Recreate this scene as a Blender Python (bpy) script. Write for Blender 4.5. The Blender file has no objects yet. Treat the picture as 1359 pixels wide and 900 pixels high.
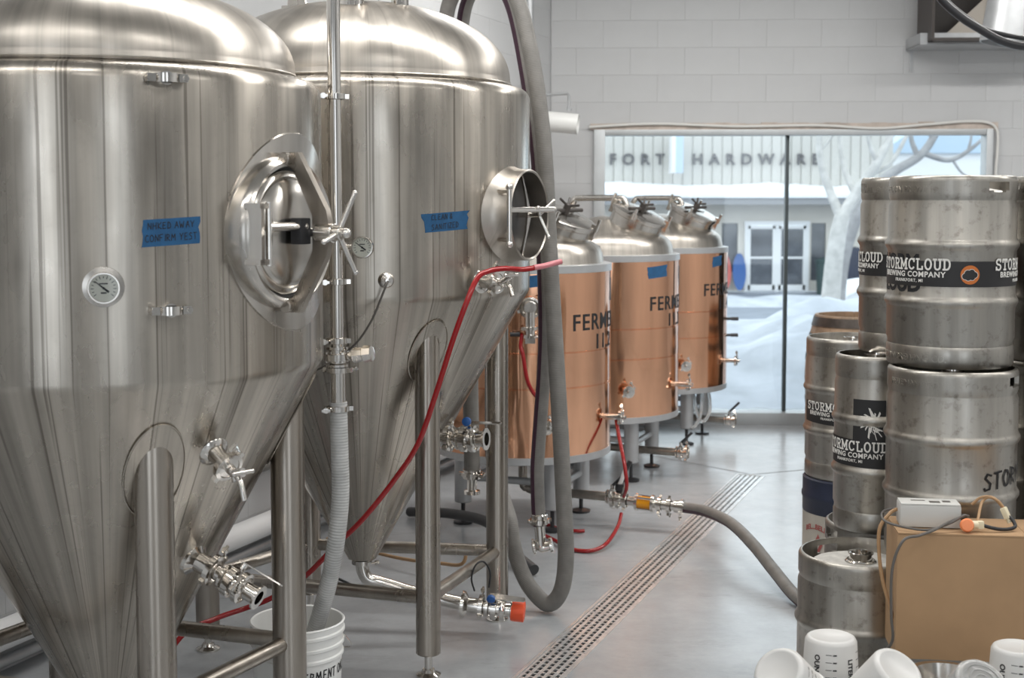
import bpy, bmesh, math, random
from mathutils import Vector, Matrix
from mathutils import noise as mnoise

random.seed(7)
S = bpy.context.scene
COL = S.collection
R = math.radians

# ------------------------------------------------------------------ camera, sky, lamps, exposure
cam_data = bpy.data.cameras.new('camera')
cam = bpy.data.objects.new('camera', cam_data)
COL.objects.link(cam)
cam.location = (0, 0, 1.71)
cam.rotation_euler = (R(90 - 4.1), 0, 0)
cam_data.sensor_width = 36.0
cam_data.lens = 1800.0 / 1359.0 * 36.0
cam_data.shift_y = -0.0419
cam_data.clip_end = 300
cam_data.dof.use_dof = True
cam_data.dof.focus_distance = 4.6
cam_data.dof.aperture_fstop = 4.5
S.camera = cam

w = bpy.data.worlds.new('overcast_sky')
S.world = w
w.use_nodes = True
bg = w.node_tree.nodes['Background']
bg.inputs[0].default_value = (0.86, 0.93, 1.0, 1)
bg.inputs[1].default_value = 2.0

S.view_settings.view_transform = 'Standard'
S.view_settings.look = 'None'
S.view_settings.gamma = 1.0
S.view_settings.exposure = 0.25

LAMP_POWER = 40.0
LAMP_COLOR = (1.0, 0.985, 0.955)
LAMPS = [(-1.6, 1.6), (1.4, 1.6), (4.4, 1.6), (-0.35, 4.6), (2.3, 4.6), (4.95, 4.6), (1.0, 7.8), (3.9, 7.6), (-2.6, -1.4), (0.6, -1.4), (3.6, -1.4)]
CEIL = 4.25


# ------------------------------------------------------------------ helpers
def tag(o, label=None, cat=None, group=None, kind=None):
    if label: o['label'] = label
    if cat: o['category'] = cat
    if group: o['group'] = group
    if kind: o['kind'] = kind
    return o

def empty(name, loc=(0, 0, 0), rz=0.0, label=None, cat=None, group=None, kind=None):
    o = bpy.data.objects.new(name, None)
    COL.objects.link(o)
    o.location = loc
    o.rotation_euler = (0, 0, rz)
    o.empty_display_size = 0.1
    return tag(o, label, cat, group, kind)

def frame_z(origin, direction, hint=(0, 0, 1)):
    """matrix whose local z runs along direction; local y leans to hint"""
    z = Vector(direction).normalized()
    h = Vector(hint)
    if abs(z.dot(h.normalized())) > 0.98:
        h = Vector((0, -1, 0)) if abs(z.y) < 0.9 else Vector((1, 0, 0))
    x = h.cross(z).normalized()
    y = z.cross(x).normalized()
    m = Matrix((x, y, z)).transposed().to_4x4()
    m.translation = Vector(origin)
    return m

def smooth_path(pts, n=6):
    P = [Vector(p) for p in pts]
    if len(P) < 3:
        return P
    out = []
    for i in range(len(P) - 1):
        p0 = P[i - 1] if i > 0 else P[0] * 2 - P[1]
        p1, p2 = P[i], P[i + 1]
        p3 = P[i + 2] if i + 2 < len(P) else P[-1] * 2 - P[-2]
        for k in range(n):
            t = k / n
            out.append(0.5 * ((2 * p1) + (-p0 + p2) * t + (2 * p0 - 5 * p1 + 4 * p2 - p3) * t * t + (-p0 + 3 * p1 - 3 * p2 + p3) * t ** 3))
    out.append(P[-1])
    return out

class MB:
    def __init__(self):
        self.v = []; self.f = []; self.uv = {}
    def _add(self, vs, fs, M=None):
        o = len(self.v)
        if M is not None:
            vs = [M @ Vector(p) for p in vs]
        self.v += [tuple(p) for p in vs]
        b = len(self.f)
        self.f += [tuple(i + o for i in f) for f in fs]
        return b
    def box(self, c, s, M=None, rz=0.0):
        x, y, z = s[0] / 2, s[1] / 2, s[2] / 2
        vs = [Vector((sx * x, sy * y, sz * z)) for sx in (-1, 1) for sy in (-1, 1) for sz in (-1, 1)]
        if rz:
            r = Matrix.Rotation(rz, 3, 'Z'); vs = [r @ p for p in vs]
        vs = [p + Vector(c) for p in vs]
        fs = [(0, 1, 3, 2), (4, 6, 7, 5), (0, 4, 5, 1), (2, 3, 7, 6), (0, 2, 6, 4), (1, 5, 7, 3)]
        self._add(vs, fs, M); return self
    def bbox(self, c, s, b=0.004, M=None):
        """box with bevelled edges"""
        bm = bmesh.new()
        bmesh.ops.create_cube(bm, size=1.0)
        for q in bm.verts:
            q.co = Vector((q.co.x * s[0], q.co.y * s[1], q.co.z * s[2])) + Vector(c)
        bmesh.ops.bevel(bm, geom=list(bm.edges), offset=b, segments=2, profile=0.6, affect='EDGES')
        bm.verts.index_update()
        self._add([q.co.copy() for q in bm.verts], [[q.index for q in f.verts] for f in bm.faces], M)
        bm.free(); return self
    def lathe(self, prof, M=None, seg=32, closed=False, a0=0.0, a1=2 * math.pi):
        full = abs((a1 - a0) - 2 * math.pi) < 1e-6
        n = seg if full else seg + 1
        vs = []; rows = []
        for r, z in prof:
            if r < 1e-7:
                rows.append([len(vs)]); vs.append(Vector((0, 0, z)))
            else:
                row = []
                for i in range(n):
                    a = a0 + (a1 - a0) * i / seg
                    row.append(len(vs)); vs.append(Vector((r * math.cos(a), r * math.sin(a), z)))
                rows.append(row)
        fs = []
        pairs = list(zip(rows[:-1], rows[1:]))
        if closed:
            pairs.append((rows[-1], rows[0]))
        for A, B in pairs:
            for i in range(seg):
                j = (i + 1) % n
                if len(A) == 1 and len(B) == 1: continue
                if len(A) == 1: fs.append((A[0], B[j], B[i]))
                elif len(B) == 1: fs.append((A[i], A[j], B[0]))
                else: fs.append((A[i], A[j], B[j], B[i]))
        self._add(vs, fs, M); return self
    def cyl(self, a, b, r, seg=16, r2=None, bev=0.0):
        a = Vector(a); b = Vector(b)
        L = (b - a).length
        r2 = r if r2 is None else r2
        if bev > 0:
            prof = [(0, 0), (r - bev, 0), (r, bev), (r2, L - bev), (r2 - bev, L), (0, L)]
        else:
            prof = [(0, 0), (r, 0), (r2, L), (0, L)]
        return self.lathe(prof, frame_z(a, b - a), seg)
    def ball(self, c, r, seg=12, sz=1.0):
        n = 8
        prof = [(r * math.sin(math.pi * i / n), -r * sz * math.cos(math.pi * i / n)) for i in range(n + 1)]
        prof[0] = (0, prof[0][1]); prof[-1] = (0, prof[-1][1])
        return self.lathe(prof, Matrix.Translation(Vector(c)), seg)
    def torus(self, c, axis, R0, r, seg=28, sub=8):
        prof = [(R0 + r * math.cos(2 * math.pi * i / sub), r * math.sin(2 * math.pi * i / sub)) for i in range(sub)]
        return self.lathe(prof, frame_z(c, axis), seg, closed=True)
    def tube(self, pts, r, seg=10, n=0, caps=True):
        P = smooth_path(pts, n) if n else [Vector(p) for p in pts]
        rad = (lambda i: r) if not isinstance(r, (list, tuple)) else (lambda i: r[0] + (r[1] - r[0]) * i / max(1, len(P) - 1)) if len(r) == 2 else (lambda i: r[min(i, len(r) - 1)])
        T = []
        for i in range(len(P)):
            d = P[min(i + 1, len(P) - 1)] - P[max(i - 1, 0)]
            T.append(d.normalized() if d.length > 1e-9 else Vector((0, 0, 1)))
        u = T[0].orthogonal().normalized()
        vs = []; L = 0; Ls = []
        for i, p in enumerate(P):
            if i:
                L += (p - P[i - 1]).length
                u = (u - T[i] * u.dot(T[i]))
                u = u.normalized() if u.length > 1e-6 else T[i].orthogonal().normalized()
            Ls.append(L)
            v2 = T[i].cross(u)
            for k in range(seg):
                a = 2 * math.pi * k / seg
                vs.append(p + (u * math.cos(a) + v2 * math.sin(a)) * rad(i))
        fs = []; uvs = []
        for i in range(len(P) - 1):
            for k in range(seg):
                j = (k + 1) % seg
                fs.append((i * seg + k, i * seg + j, (i + 1) * seg + j, (i + 1) * seg + k))
                uvs.append([(k / seg, Ls[i]), ((k + 1) / seg, Ls[i]), ((k + 1) / seg, Ls[i + 1]), (k / seg, Ls[i + 1])])
        if caps:
            fs.append(tuple(range(seg))[::-1]); uvs.append([(0, 0)] * seg)
            fs.append(tuple((len(P) - 1) * seg + k for k in range(seg))); uvs.append([(0, 0)] * seg)
        b = self._add(vs, fs)
        for i, q in enumerate(uvs):
            self.uv[b + i] = q
        return self
    def plate(self, outline, t, M=None):
        """extruded flat outline in local xy, thickness t in z, centred"""
        n = len(outline)
        vs = [Vector((x, y, -t / 2)) for x, y in outline] + [Vector((x, y, t / 2)) for x, y in outline]
        fs = [tuple(range(n))[::-1], tuple(range(n, 2 * n))]
        fs += [(i, (i + 1) % n, n + (i + 1) % n, n + i) for i in range(n)]
        self._add(vs, fs, M); return self
    def quad(self, a, b, c, d):
        self._add([a, b, c, d], [(0, 1, 2, 3)]); return self
    def build(self, name, mat, parent=None, angle=38, label=None, fix=True):
        me = bpy.data.meshes.new(name)
        me.from_pydata(self.v, [], self.f)
        if self.uv:
            lay = me.uv_layers.new(name='UVMap')
            for fi, q in self.uv.items():
                p = me.polygons[fi]
                for li, c in zip(p.loop_indices, q):
                    lay.data[li].uv = c
        if fix:
            bm = bmesh.new(); bm.from_mesh(me)
            bmesh.ops.recalc_face_normals(bm, faces=bm.faces)
            bm.to_mesh(me); bm.free()
        me.materials.append(mat)
        me.polygons.foreach_set('use_smooth', [True] * len(me.polygons))
        me.set_sharp_from_angle(angle=R(angle))
        me.update()
        o = bpy.data.objects.new(name, me)
        COL.objects.link(o)
        if parent is not None: o.parent = parent
        if label: o['label'] = label
        return o

def copy_tree(o, parent=None):
    c = o.copy()
    COL.objects.link(c)
    if parent is not None: c.parent = parent
    for ch in list(o.children):
        copy_tree(ch, c)
    return c

def text_mesh(s, size, extrude=0.0, bold=0.0, align='CENTER', spacing=1.0):
    cu = bpy.data.curves.new('lettering', 'FONT')
    cu.body = s; cu.size = size; cu.extrude = extrude; cu.offset = bold
    cu.align_x = align; cu.space_character = spacing
    cu.resolution_u = 3
    o = bpy.data.objects.new('lettering', cu)
    COL.objects.link(o)
    dg = bpy.context.evaluated_depsgraph_get()
    me = bpy.data.meshes.new_from_object(o.evaluated_get(dg))
    bpy.data.objects.remove(o)
    return me

def text_obj(name, s, size, mat, parent, fn, **kw):
    me = text_mesh(s, size, **kw)
    for q in me.vertices:
        q.co = fn(q.co.x, q.co.y, q.co.z)
    me.materials.clear(); me.materials.append(mat)
    o = bpy.data.objects.new(name, me)
    COL.objects.link(o)
    if parent is not None: o.parent = parent
    return o

def on_cyl(rad, a_mid, z0, tilt=0.0):
    """wrap text x,y onto an upright cylinder; a_mid measured from -Y towards +X"""
    def fn(x, y, z=0.0):
        y2 = y + x * tilt
        a = a_mid + x / rad
        r = rad + z
        return Vector((r * math.sin(a), -r * math.cos(a), z0 + y2))
    return fn

# strokes on a 1 x 1 box: slab letters and marker handwriting
def arc(cx, cy, rx, ry, a, b, n=8):
    return [(cx + rx * math.cos(R(a + (b - a) * i / n)), cy + ry * math.sin(R(a + (b - a) * i / n))) for i in range(n + 1)]
SLAB = {
    'S': [arc(.40, .73, .28, .23, 20, 250) + arc(.40, .26, .30, .24, 80, -160), [(.66, .98), (.66, .74)], [(.10, .02), (.10, .28)]],
    'T': [[(.4, 0), (.4, .96)], [(.04, .94), (.76, .94)], [(.07, .94), (.07, .70)], [(.73, .94), (.73, .70)], [(.22, .04), (.58, .04)]],
    'O': [arc(.4, .5, .32, .46, 0, 360, 16)],
    'R': [[(.2, 0), (.2, .96)], [(.04, .95), (.45, .95)] + arc(.45, .72, .24, .23, 90, -90) + [(.2, .49)], [(.45, .49), (.7, .04)], [(.04, .04), (.36, .04)], [(.58, .04), (.84, .04)]],
    'M': [[(.16, 0), (.16, .95), (.5, .25), (.84, .95), (.84, 0)], [(.0, .95), (.2, .95)], [(.8, .95), (1.0, .95)], [(.0, .04), (.32, .04)], [(.68, .04), (1.0, .04)]],
    'C': [arc(.42, .5, .34, .46, 40, 320, 12), [(.70, .98), (.70, .70)]],
    'L': [[(.2, .96), (.2, .04), (.72, .04), (.72, .30)], [(.04, .95), (.38, .95)]],
    'U': [[(.16, .95), (.16, .32)] + arc(.42, .32, .26, .28, 180, 360) + [(.68, .95)], [(.0, .95), (.32, .95)], [(.54, .95), (.84, .95)]],
    'D': [[(.18, .04), (.18, .95)], [(.04, .95), (.40, .95)] + arc(.40, .5, .30, .45, 90, -90, 10) + [(.04, .05)]],
}
HAND = {
    'A': [[(0, 0), (.34, 1), (.62, 0)], [(.12, .38), (.52, .40)]], 'C': [[(.6, .88), (.3, 1), (.05, .6), (.1, .15), (.35, 0), (.62, .12)]],
    'D': [[(.05, 0), (.08, 1), (.4, .9), (.6, .5), (.45, .1), (.05, 0)]], 'E': [[(.55, 1), (.06, .98), (.05, 0), (.58, .03)], [(.05, .52), (.45, .54)]],
    'F': [[(.55, 1), (.06, .98), (.05, 0)], [(.05, .52), (.45, .54)]], 'I': [[(.15, 0), (.17, 1)]], 'K': [[(.06, 0), (.08, 1)], [(.6, 1), (.08, .45), (.62, 0)]],
    'L': [[(.08, 1), (.06, .02), (.5, .03)]], 'M': [[(0, 0), (.12, 1), (.38, .4), (.66, 1), (.76, 0)]], 'N': [[(.03, 0), (.08, 1), (.55, .05), (.6, 1)]],
    'O': [arc(.32, .5, .3, .48, 100, 470, 12)], 'R': [[(.05, 0), (.07, 1), (.45, .9), (.45, .6), (.08, .5), (.58, 0)]], 'S': [[(.55, .88), (.25, 1), (.08, .75), (.5, .4), (.45, .08), (.1, 0), (.02, .12)]],
    'T': [[(0, .97), (.62, 1)], [(.3, .98), (.28, 0)]], 'W': [[(0, 1), (.16, 0), (.36, .6), (.56, 0), (.74, 1)]], 'Y': [[(0, 1), (.28, .5), (.6, 1)], [(.28, .5), (.24, 0)]],
    'Z': [[(0, .97), (.55, 1), (.05, .03), (.6, .02)]], 'U': [[(.05, 1), (.08, .2), (.3, 0), (.55, .2), (.58, 1)]], 'H': [[(.05, 0), (.07, 1)], [(.58, 0), (.6, 1)], [(.05, .5), (.6, .52)]],
    '&': [[(.62, 0), (.15, .75), (.3, 1), (.45, .8), (.05, .25), (.25, 0), (.6, .4)]], 'V': [[(0, 1), (.28, 0), (.58, 1)]],
}
def strokes(mb, s, font, h, fn, wid, adv=0.86, jit=0.0, off=0.0012, aspect=0.85):
    """ribbons of width wid; returns total length"""
    rnd = random.Random(len(s) * 7 + 3)
    total = 0
    for ch in s:
        total += h * aspect * (0.45 if ch == ' ' else (1.15 if ch in 'MW' else 0.4 if ch == 'I' else adv))
    x = -total / 2
    for ch in s:
        wd = h * aspect * (0.45 if ch == ' ' else (1.15 if ch in 'MW' else 0.4 if ch == 'I' else adv))
        for pl in font.get(ch, []):
            P = [Vector((x + px * h * aspect + rnd.uniform(-jit, jit) * h, py * h + rnd.uniform(-jit, jit) * h)) for px, py in pl]
            for a, b in zip(P[:-1], P[1:]):
                d = b - a
                if d.length < 1e-7: continue
                d.normalize(); nn = Vector((-d.y, d.x)) * wid / 2
                e = d * wid * 0.3
                mb.quad(fn((a - e + nn).x, (a - e + nn).y, off), fn((a - e - nn).x, (a - e - nn).y, off), fn((b + e - nn).x, (b + e - nn).y, off), fn((b + e + nn).x, (b + e + nn).y, off))
        x += wd
    return mb

def cyl_patch(rad, a0, a1, z0, z1, n=14, t=0.0006, tear=0.0, slope=0.0):
    """thin sheet lying on an upright cylinder (local z axis)"""
    mb = MB(); rnd = random.Random(int(abs(a0) * 1000))
    rows = []
    m = 5
    for i in range(n + 1):
        row = []
        for j in range(m + 1):
            a = a0 + (a1 - a0) * i / n
            if tear and i in (0, n): a += rnd.uniform(-tear, tear) / rad
            zz = z0 + (z1 - z0) * j / m + slope * (i / n - 0.5)
            row.append(Vector(((rad + t) * math.sin(a), -(rad + t) * math.cos(a), zz)))
        rows.append(row)
    vs = [p for r in rows for p in r]
    fs = [(i * (m + 1) + j, (i + 1) * (m + 1) + j, (i + 1) * (m + 1) + j + 1, i * (m + 1) + j + 1) for i in range(n) for j in range(m)]
    mb._add(vs, fs)
    return mb


# ------------------------------------------------------------------ materials
def mat_new(name):
    m = bpy.data.materials.new(name); m.use_nodes = True
    nt = m.node_tree
    return m, nt, nt.nodes['Principled BSDF']

def N(nt, t, **kw):
    n = nt.nodes.new(t)
    for k, v in kw.items():
        if hasattr(n, k): setattr(n, k, v)
        else: n.inputs[k].default_value = v
    return n

def mix_rgb(nt, a, b, fac, blend='MIX'):
    m = nt.nodes.new('ShaderNodeMix'); m.data_type = 'RGBA'; m.blend_type = blend
    for sock, val in ((m.inputs[0], fac), (m.inputs[6], a), (m.inputs[7], b)):
        if hasattr(val, 'links') or hasattr(val, 'is_output'):
            nt.links.new(val, sock)
        else:
            sock.default_value = val if not isinstance(val, tuple) else (*val, 1)
    return m.outputs[2]

def ramp(nt, src, stops):
    r = nt.nodes.new('ShaderNodeMapRange')
    r.inputs[1].default_value, r.inputs[2].default_value, r.inputs[3].default_value, r.inputs[4].default_value = stops
    nt.links.new(src, r.inputs[0])
    return r.outputs[0]

def coords(nt, scale, kind='Object'):
    tc = nt.nodes.new('ShaderNodeTexCoord'); mp = nt.nodes.new('ShaderNodeMapping')
    mp.inputs['Scale'].default_value = scale
    nt.links.new(tc.outputs[kind], mp.inputs[0])
    return mp.outputs[0]

def noise(nt, vec, scale=1.0, detail=4.0, rough=0.55):
    n = nt.nodes.new('ShaderNodeTexNoise')
    n.inputs['Scale'].default_value = scale; n.inputs['Detail'].default_value = detail; n.inputs['Roughness'].default_value = rough
    nt.links.new(vec, n.inputs['Vector'])
    return n.outputs['Fac']

def bump(nt, p, h, strength=0.2, dist=0.01):
    b = nt.nodes.new('ShaderNodeBump')
    b.inputs['Strength'].default_value = strength; b.inputs['Distance'].default_value = dist
    nt.links.new(h, b.inputs['Height']); nt.links.new(b.outputs[0], p.inputs['Normal'])

def plain(name, col, rough=0.5, metal=0.0, spec=0.5, var=0.0, vscale=8.0, bmp=0.0, trans=0.0):
    m, nt, p = mat_new(name)
    p.inputs['Base Color'].default_value = (*col, 1)
    p.inputs['Roughness'].default_value = rough
    p.inputs['Metallic'].default_value = metal
    p.inputs['Specular IOR Level'].default_value = spec
    if trans: p.inputs['Transmission Weight'].default_value = trans
    c = coords(nt, (1, 1, 1))
    if var:
        f = ramp(nt, noise(nt, c, vscale), (0.3, 0.7, 1 - var, 1 + var * 0.4))
        nt.links.new(mix_rgb(nt, col, f, 1.0, 'MULTIPLY'), p.inputs['Base Color'])
    if bmp: bump(nt, p, noise(nt, c, vscale * 6, 3), bmp, 0.003)
    return m

def steel(name, base=(.62, .59, .55), rough=0.28, streak=0.25, drip=0.25, aniso=0.55, wav=0.06, spots=0.0, rvar=0.08, turn=0.0):
    m, nt, p = mat_new(name)
    p.inputs['Metallic'].default_value = 1.0
    def turned(k_, zk):
        tc = nt.nodes.new('ShaderNodeTexCoord')
        a_ = nt.nodes.new('ShaderNodeVectorMath'); a_.operation = 'MULTIPLY'; a_.inputs[1].default_value = (1, 1, 0); nt.links.new(tc.outputs['Object'], a_.inputs[0])
        b_ = nt.nodes.new('ShaderNodeVectorMath'); b_.operation = 'NORMALIZE'; nt.links.new(a_.outputs[0], b_.inputs[0])
        c_ = nt.nodes.new('ShaderNodeVectorMath'); c_.operation = 'SCALE'; c_.inputs['Scale'].default_value = k_; nt.links.new(b_.outputs[0], c_.inputs[0])
        d_ = nt.nodes.new('ShaderNodeVectorMath'); d_.operation = 'MULTIPLY_ADD'; d_.inputs[1].default_value = (0, 0, zk); nt.links.new(tc.outputs['Object'], d_.inputs[0]); nt.links.new(c_.outputs[0], d_.inputs[2])
        return d_.outputs[0]
    v1 = turned(turn * 14, 0.7) if turn else coords(nt, (22, 22, 0.9))
    n1 = noise(nt, v1, 1.0, 5)
    f1 = ramp(nt, n1, (0.3, 0.72, 1 - streak, 1.08))
    col = mix_rgb(nt, base, f1, 1.0, 'MULTIPLY')
    if drip:
        v2 = turned(turn * 34, 0.45) if turn else coords(nt, (38, 38, 0.55))
        n2 = noise(nt, v2, 1.0, 3, 0.5)
        f2 = ramp(nt, n2, (0.60, 0.66, 0.0, drip))
        col = mix_rgb(nt, col, (0.10, 0.085, 0.07), f2)
    if spots:
        v3 = coords(nt, (1, 1, 1))
        n3 = noise(nt, v3, 30.0, 5, 0.65)
        f3 = ramp(nt, n3, (0.55, 0.75, 0.0, spots))
        col = mix_rgb(nt, col, (0.12, 0.10, 0.08), f3)
    nt.links.new(col, p.inputs['Base Color'])
    nr = noise(nt, coords(nt, (7, 7, 2.5)), 1.0, 4)
    nt.links.new(ramp(nt, nr, (0.3, 0.7, rough - rvar, rough + rvar)), p.inputs['Roughness'])
    if aniso:
        p.inputs['Anisotropic'].default_value = aniso
        p.inputs['Anisotropic Rotation'].default_value = 0.25
        tg = nt.nodes.new('ShaderNodeTangent'); tg.direction_type = 'RADIAL'; tg.axis = 'Z'
        nt.links.new(tg.outputs[0], p.inputs['Tangent'])
    if wav:
        bump(nt, p, noise(nt, coords(nt, (2.6, 2.6, 1.6)), 1.0, 2), wav, 0.05)
    return m

M = {}
M['tank'] = steel('brushed_tank_steel', (.55, .505, .445), 0.28, 0.38, 0.60, 0.6, 0.05, spots=0.10, turn=1.0)
M['dome'] = steel('brushed_dome_steel', (.53, .49, .44), 0.36, 0.22, 0.15, 0.5, 0.03, turn=1.0)
M['leg'] = steel('brushed_leg_steel', (.42, .38, .335), 0.30, 0.2, 0.0, 0.5, 0.0)
M['polished'] = steel('polished_fitting_steel', (.72, .69, .65), 0.14, 0.1, 0.0, 0.0, 0.0, rvar=0.05)
M['plate'] = steel('satin_plate_steel', (.58, .55, .51), 0.24, 0.15, 0.0, 0.0, 0.0)
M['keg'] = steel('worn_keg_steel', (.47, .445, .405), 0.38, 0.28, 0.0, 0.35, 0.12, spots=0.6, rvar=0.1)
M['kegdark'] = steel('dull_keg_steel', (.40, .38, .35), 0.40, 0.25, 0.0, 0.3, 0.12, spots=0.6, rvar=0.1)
M['galv'] = plain('grey_painted_metal', (.52, .53, .54), 0.4, 0.6, var=0.12)
M['grate'] = plain('drain_steel', (.74, .74, .74), 0.36, 0.85, var=0.25, vscale=20)
M['alu'] = plain('window_aluminium', (.50, .52, .53), 0.4, 0.5, var=0.08)
M['black'] = plain('black_rubber', (.02, .02, .022), 0.5)
M['blackplastic'] = plain('black_plastic', (.03, .03, .033), 0.35)
M['ink'] = plain('black_ink', (.012, .012, .014), 0.6)
M['navy'] = plain('navy_paint', (.022, .028, .055), 0.42, var=0.25, vscale=12)
M['tape'] = plain('blue_masking_tape', (.016, .098, .23), 0.75, var=0.18, vscale=30, bmp=0.15)
M['blueplastic'] = plain('blue_plastic', (.02, .10, .33), 0.35)
M['whiteplastic'] = plain('white_plastic', (.80, .80, .78), 0.38, var=0.05)
M['beaker'] = plain('translucent_white_plastic', (.78, .77, .75), 0.36, trans=0.25)
M['clearplastic'] = plain('clear_plastic', (.80, .80, .79), 0.12, trans=0.7)
M['redhose'] = plain('red_tubing', (.32, .010, .012), 0.18, spec=0.6)
M['pinkhose'] = plain('pale_red_tubing', (.62, .22, .24), 0.2)
M['orange'] = plain('orange_plastic', (.85, .10, .03), 0.45)
M['buttonorange'] = plain('orange_button', (.95, .30, .12), 0.4)  # plain even orange of the button cap
M['cardboard'] = plain('cardboard', (.42, .265, .145), 0.85, var=0.12, vscale=5, bmp=0.08)
M['cordbrown'] = plain('tan_cord', (.40, .24, .12), 0.5)
M['cordgrey'] = plain('grey_cord', (.11, .10, .09), 0.5)
M['cream'] = plain('cream_connector', (.78, .70, .50), 0.45)
M['adapter'] = plain('pale_grey_plastic', (.60, .595, .57), 0.45)
M['whiteprint'] = plain('white_print', (.82, .80, .76), 0.55)
M['orangeprint'] = plain('orange_print', (.62, .17, .03), 0.5)
M['dialface'] = plain('dial_face', (.90, .86, .78), 0.5)
M['redprint'] = plain('faded_red_print', (.40, .10, .09), 0.6)
M['amber'] = plain('amber_liquid', (.90, .38, .02), 0.15)
M['label'] = plain('black_label', (.022, .021, .022), 0.5)
M['wire'] = plain('white_cable', (.74, .73, .70), 0.5)
M['blackcable'] = plain('black_cable', (.022, .022, .025), 0.32)
M['plaster'] = plain('rough_plaster', (.60, .52, .46), 0.9, var=0.3, vscale=9, bmp=0.4)
M['wood'] = plain('pale_wood', (.62, .47, .27), 0.6, var=0.2)
M['darkbox'] = plain('dark_brown_metal', (.06, .05, .045), 0.5)

def wall_paint(name, col, rough=0.55):
    m, nt, p = mat_new(name)
    c = coords(nt, (1, 1, 1))
    f = ramp(nt, noise(nt, c, 1.3, 5), (0.3, 0.7, 0.93, 1.03))
    col = mix_rgb(nt, col, f, 1.0, 'MULTIPLY')
    f2 = ramp(nt, noise(nt, c, 42, 3), (0.68, 0.8, 0.0, 0.18))
    col = mix_rgb(nt, col, (.30, .27, .24), f2)
    nt.links.new(col, p.inputs['Base Color'])
    p.inputs['Roughness'].default_value = rough
    bump(nt, p, noise(nt, c, 120, 3), 0.18, 0.003)
    return m
M['wall'] = wall_paint('grey_wall_paint', (.56, .565, .57))
M['ceiling'] = wall_paint('pale_ceiling_paint', (.62, .62, .61))

def floor_mat():
    m, nt, p = mat_new('sealed_concrete')
    c = coords(nt, (1, 1, 1))
    a = ramp(nt, noise(nt, c, 0.9, 6), (0.3, 0.7, 0.84, 1.08))
    b = ramp(nt, noise(nt, c, 9, 6, 0.7), (0.3, 0.7, 0.90, 1.06))
    col = mix_rgb(nt, (.40, .415, .43), a, 1.0, 'MULTIPLY')
    col = mix_rgb(nt, col, b, 1.0, 'MULTIPLY')
    s = ramp(nt, noise(nt, coords(nt, (2.2, 5.5, 1)), 1.0, 6, 0.75), (0.56, 0.70, 0.0, 0.40))
    col = mix_rgb(nt, col, (.20, .20, .20), s)
    nt.links.new(col, p.inputs['Base Color'])
    r = ramp(nt, noise(nt, c, 3.0, 6, 0.65), (0.3, 0.7, 0.17, 0.27))
    nt.links.new(r, p.inputs['Roughness'])
    p.inputs['Specular IOR Level'].default_value = 0.6
    bump(nt, p, noise(nt, c, 60, 4), 0.05, 0.004)
    return m
M['floor'] = floor_mat()

def copper_mat():
    m, nt, p = mat_new('polished_copper')
    p.inputs['Metallic'].default_value = 1.0
    f = ramp(nt, noise(nt, coords(nt, (9, 9, 1.0)), 1.0, 4), (0.3, 0.7, 0.80, 1.05))
    col = mix_rgb(nt, (.93, .51, .32), f, 1.0, 'MULTIPLY')
    f2 = ramp(nt, noise(nt, coords(nt, (26, 26, 5)), 1.0, 6, 0.7), (0.66, 0.72, 0.0, 0.55))
    col = mix_rgb(nt, col, (.16, .06, .03), f2)
    nt.links.new(col, p.inputs['Base Color'])
    nt.links.new(ramp(nt, noise(nt, coords(nt, (5, 5, 2)), 1.0, 4), (0.3, 0.7, 0.07, 0.16)), p.inputs['Roughness'])
    bump(nt, p, noise(nt, coords(nt, (4.5, 4.5, 1.2)), 1.0, 2), 0.16, 0.05)
    return m
M['copper'] = copper_mat()

def hose_mat(name, col, rough, pitch=0.007, strength=0.18, stripe=None):
    m, nt, p = mat_new(name)
    tc = nt.nodes.new('ShaderNodeTexCoord')
    sep = nt.nodes.new('ShaderNodeSeparateXYZ'); nt.links.new(tc.outputs['UV'], sep.inputs[0])
    mul = nt.nodes.new('ShaderNodeMath'); mul.operation = 'MULTIPLY'; mul.inputs[1].default_value = 2 * math.pi / pitch
    nt.links.new(sep.outputs[1], mul.inputs[0])
    sn = nt.nodes.new('ShaderNodeMath'); sn.operation = 'SINE'; nt.links.new(mul.outputs[0], sn.inputs[0])
    cc = mix_rgb(nt, col, ramp(nt, noise(nt, coords(nt, (1, 1, 1)), 14, 5), (0.3, 0.7, 0.78, 1.12)), 1.0, 'MULTIPLY')
    if stripe:
        lt = nt.nodes.new('ShaderNodeMath'); lt.operation = 'COMPARE'; lt.inputs[1].default_value = stripe[1]; lt.inputs[2].default_value = stripe[2]
        nt.links.new(sep.outputs[0], lt.inputs[0])
        cc = mix_rgb(nt, cc, stripe[0], lt.outputs[0])
    nt.links.new(cc, p.inputs['Base Color'])
    p.inputs['Roughness'].default_value = rough
    bump(nt, p, sn.outputs[0], strength, 0.002)
    return m
M['hose'] = hose_mat('grey_brewery_hose', (.205, .195, .18), 0.55)
M['hosestripe'] = hose_mat('grey_striped_hose', (.21, .20, .185), 0.5, stripe=((.055, .02, .04), 0.5, 0.10))
M['clearhose'] = hose_mat('spiral_wire_hose', (.50, .50, .49), 0.25, 0.009, 0.30)
M['darkhose'] = hose_mat('dark_hose', (.05, .05, .052), 0.5)

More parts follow.
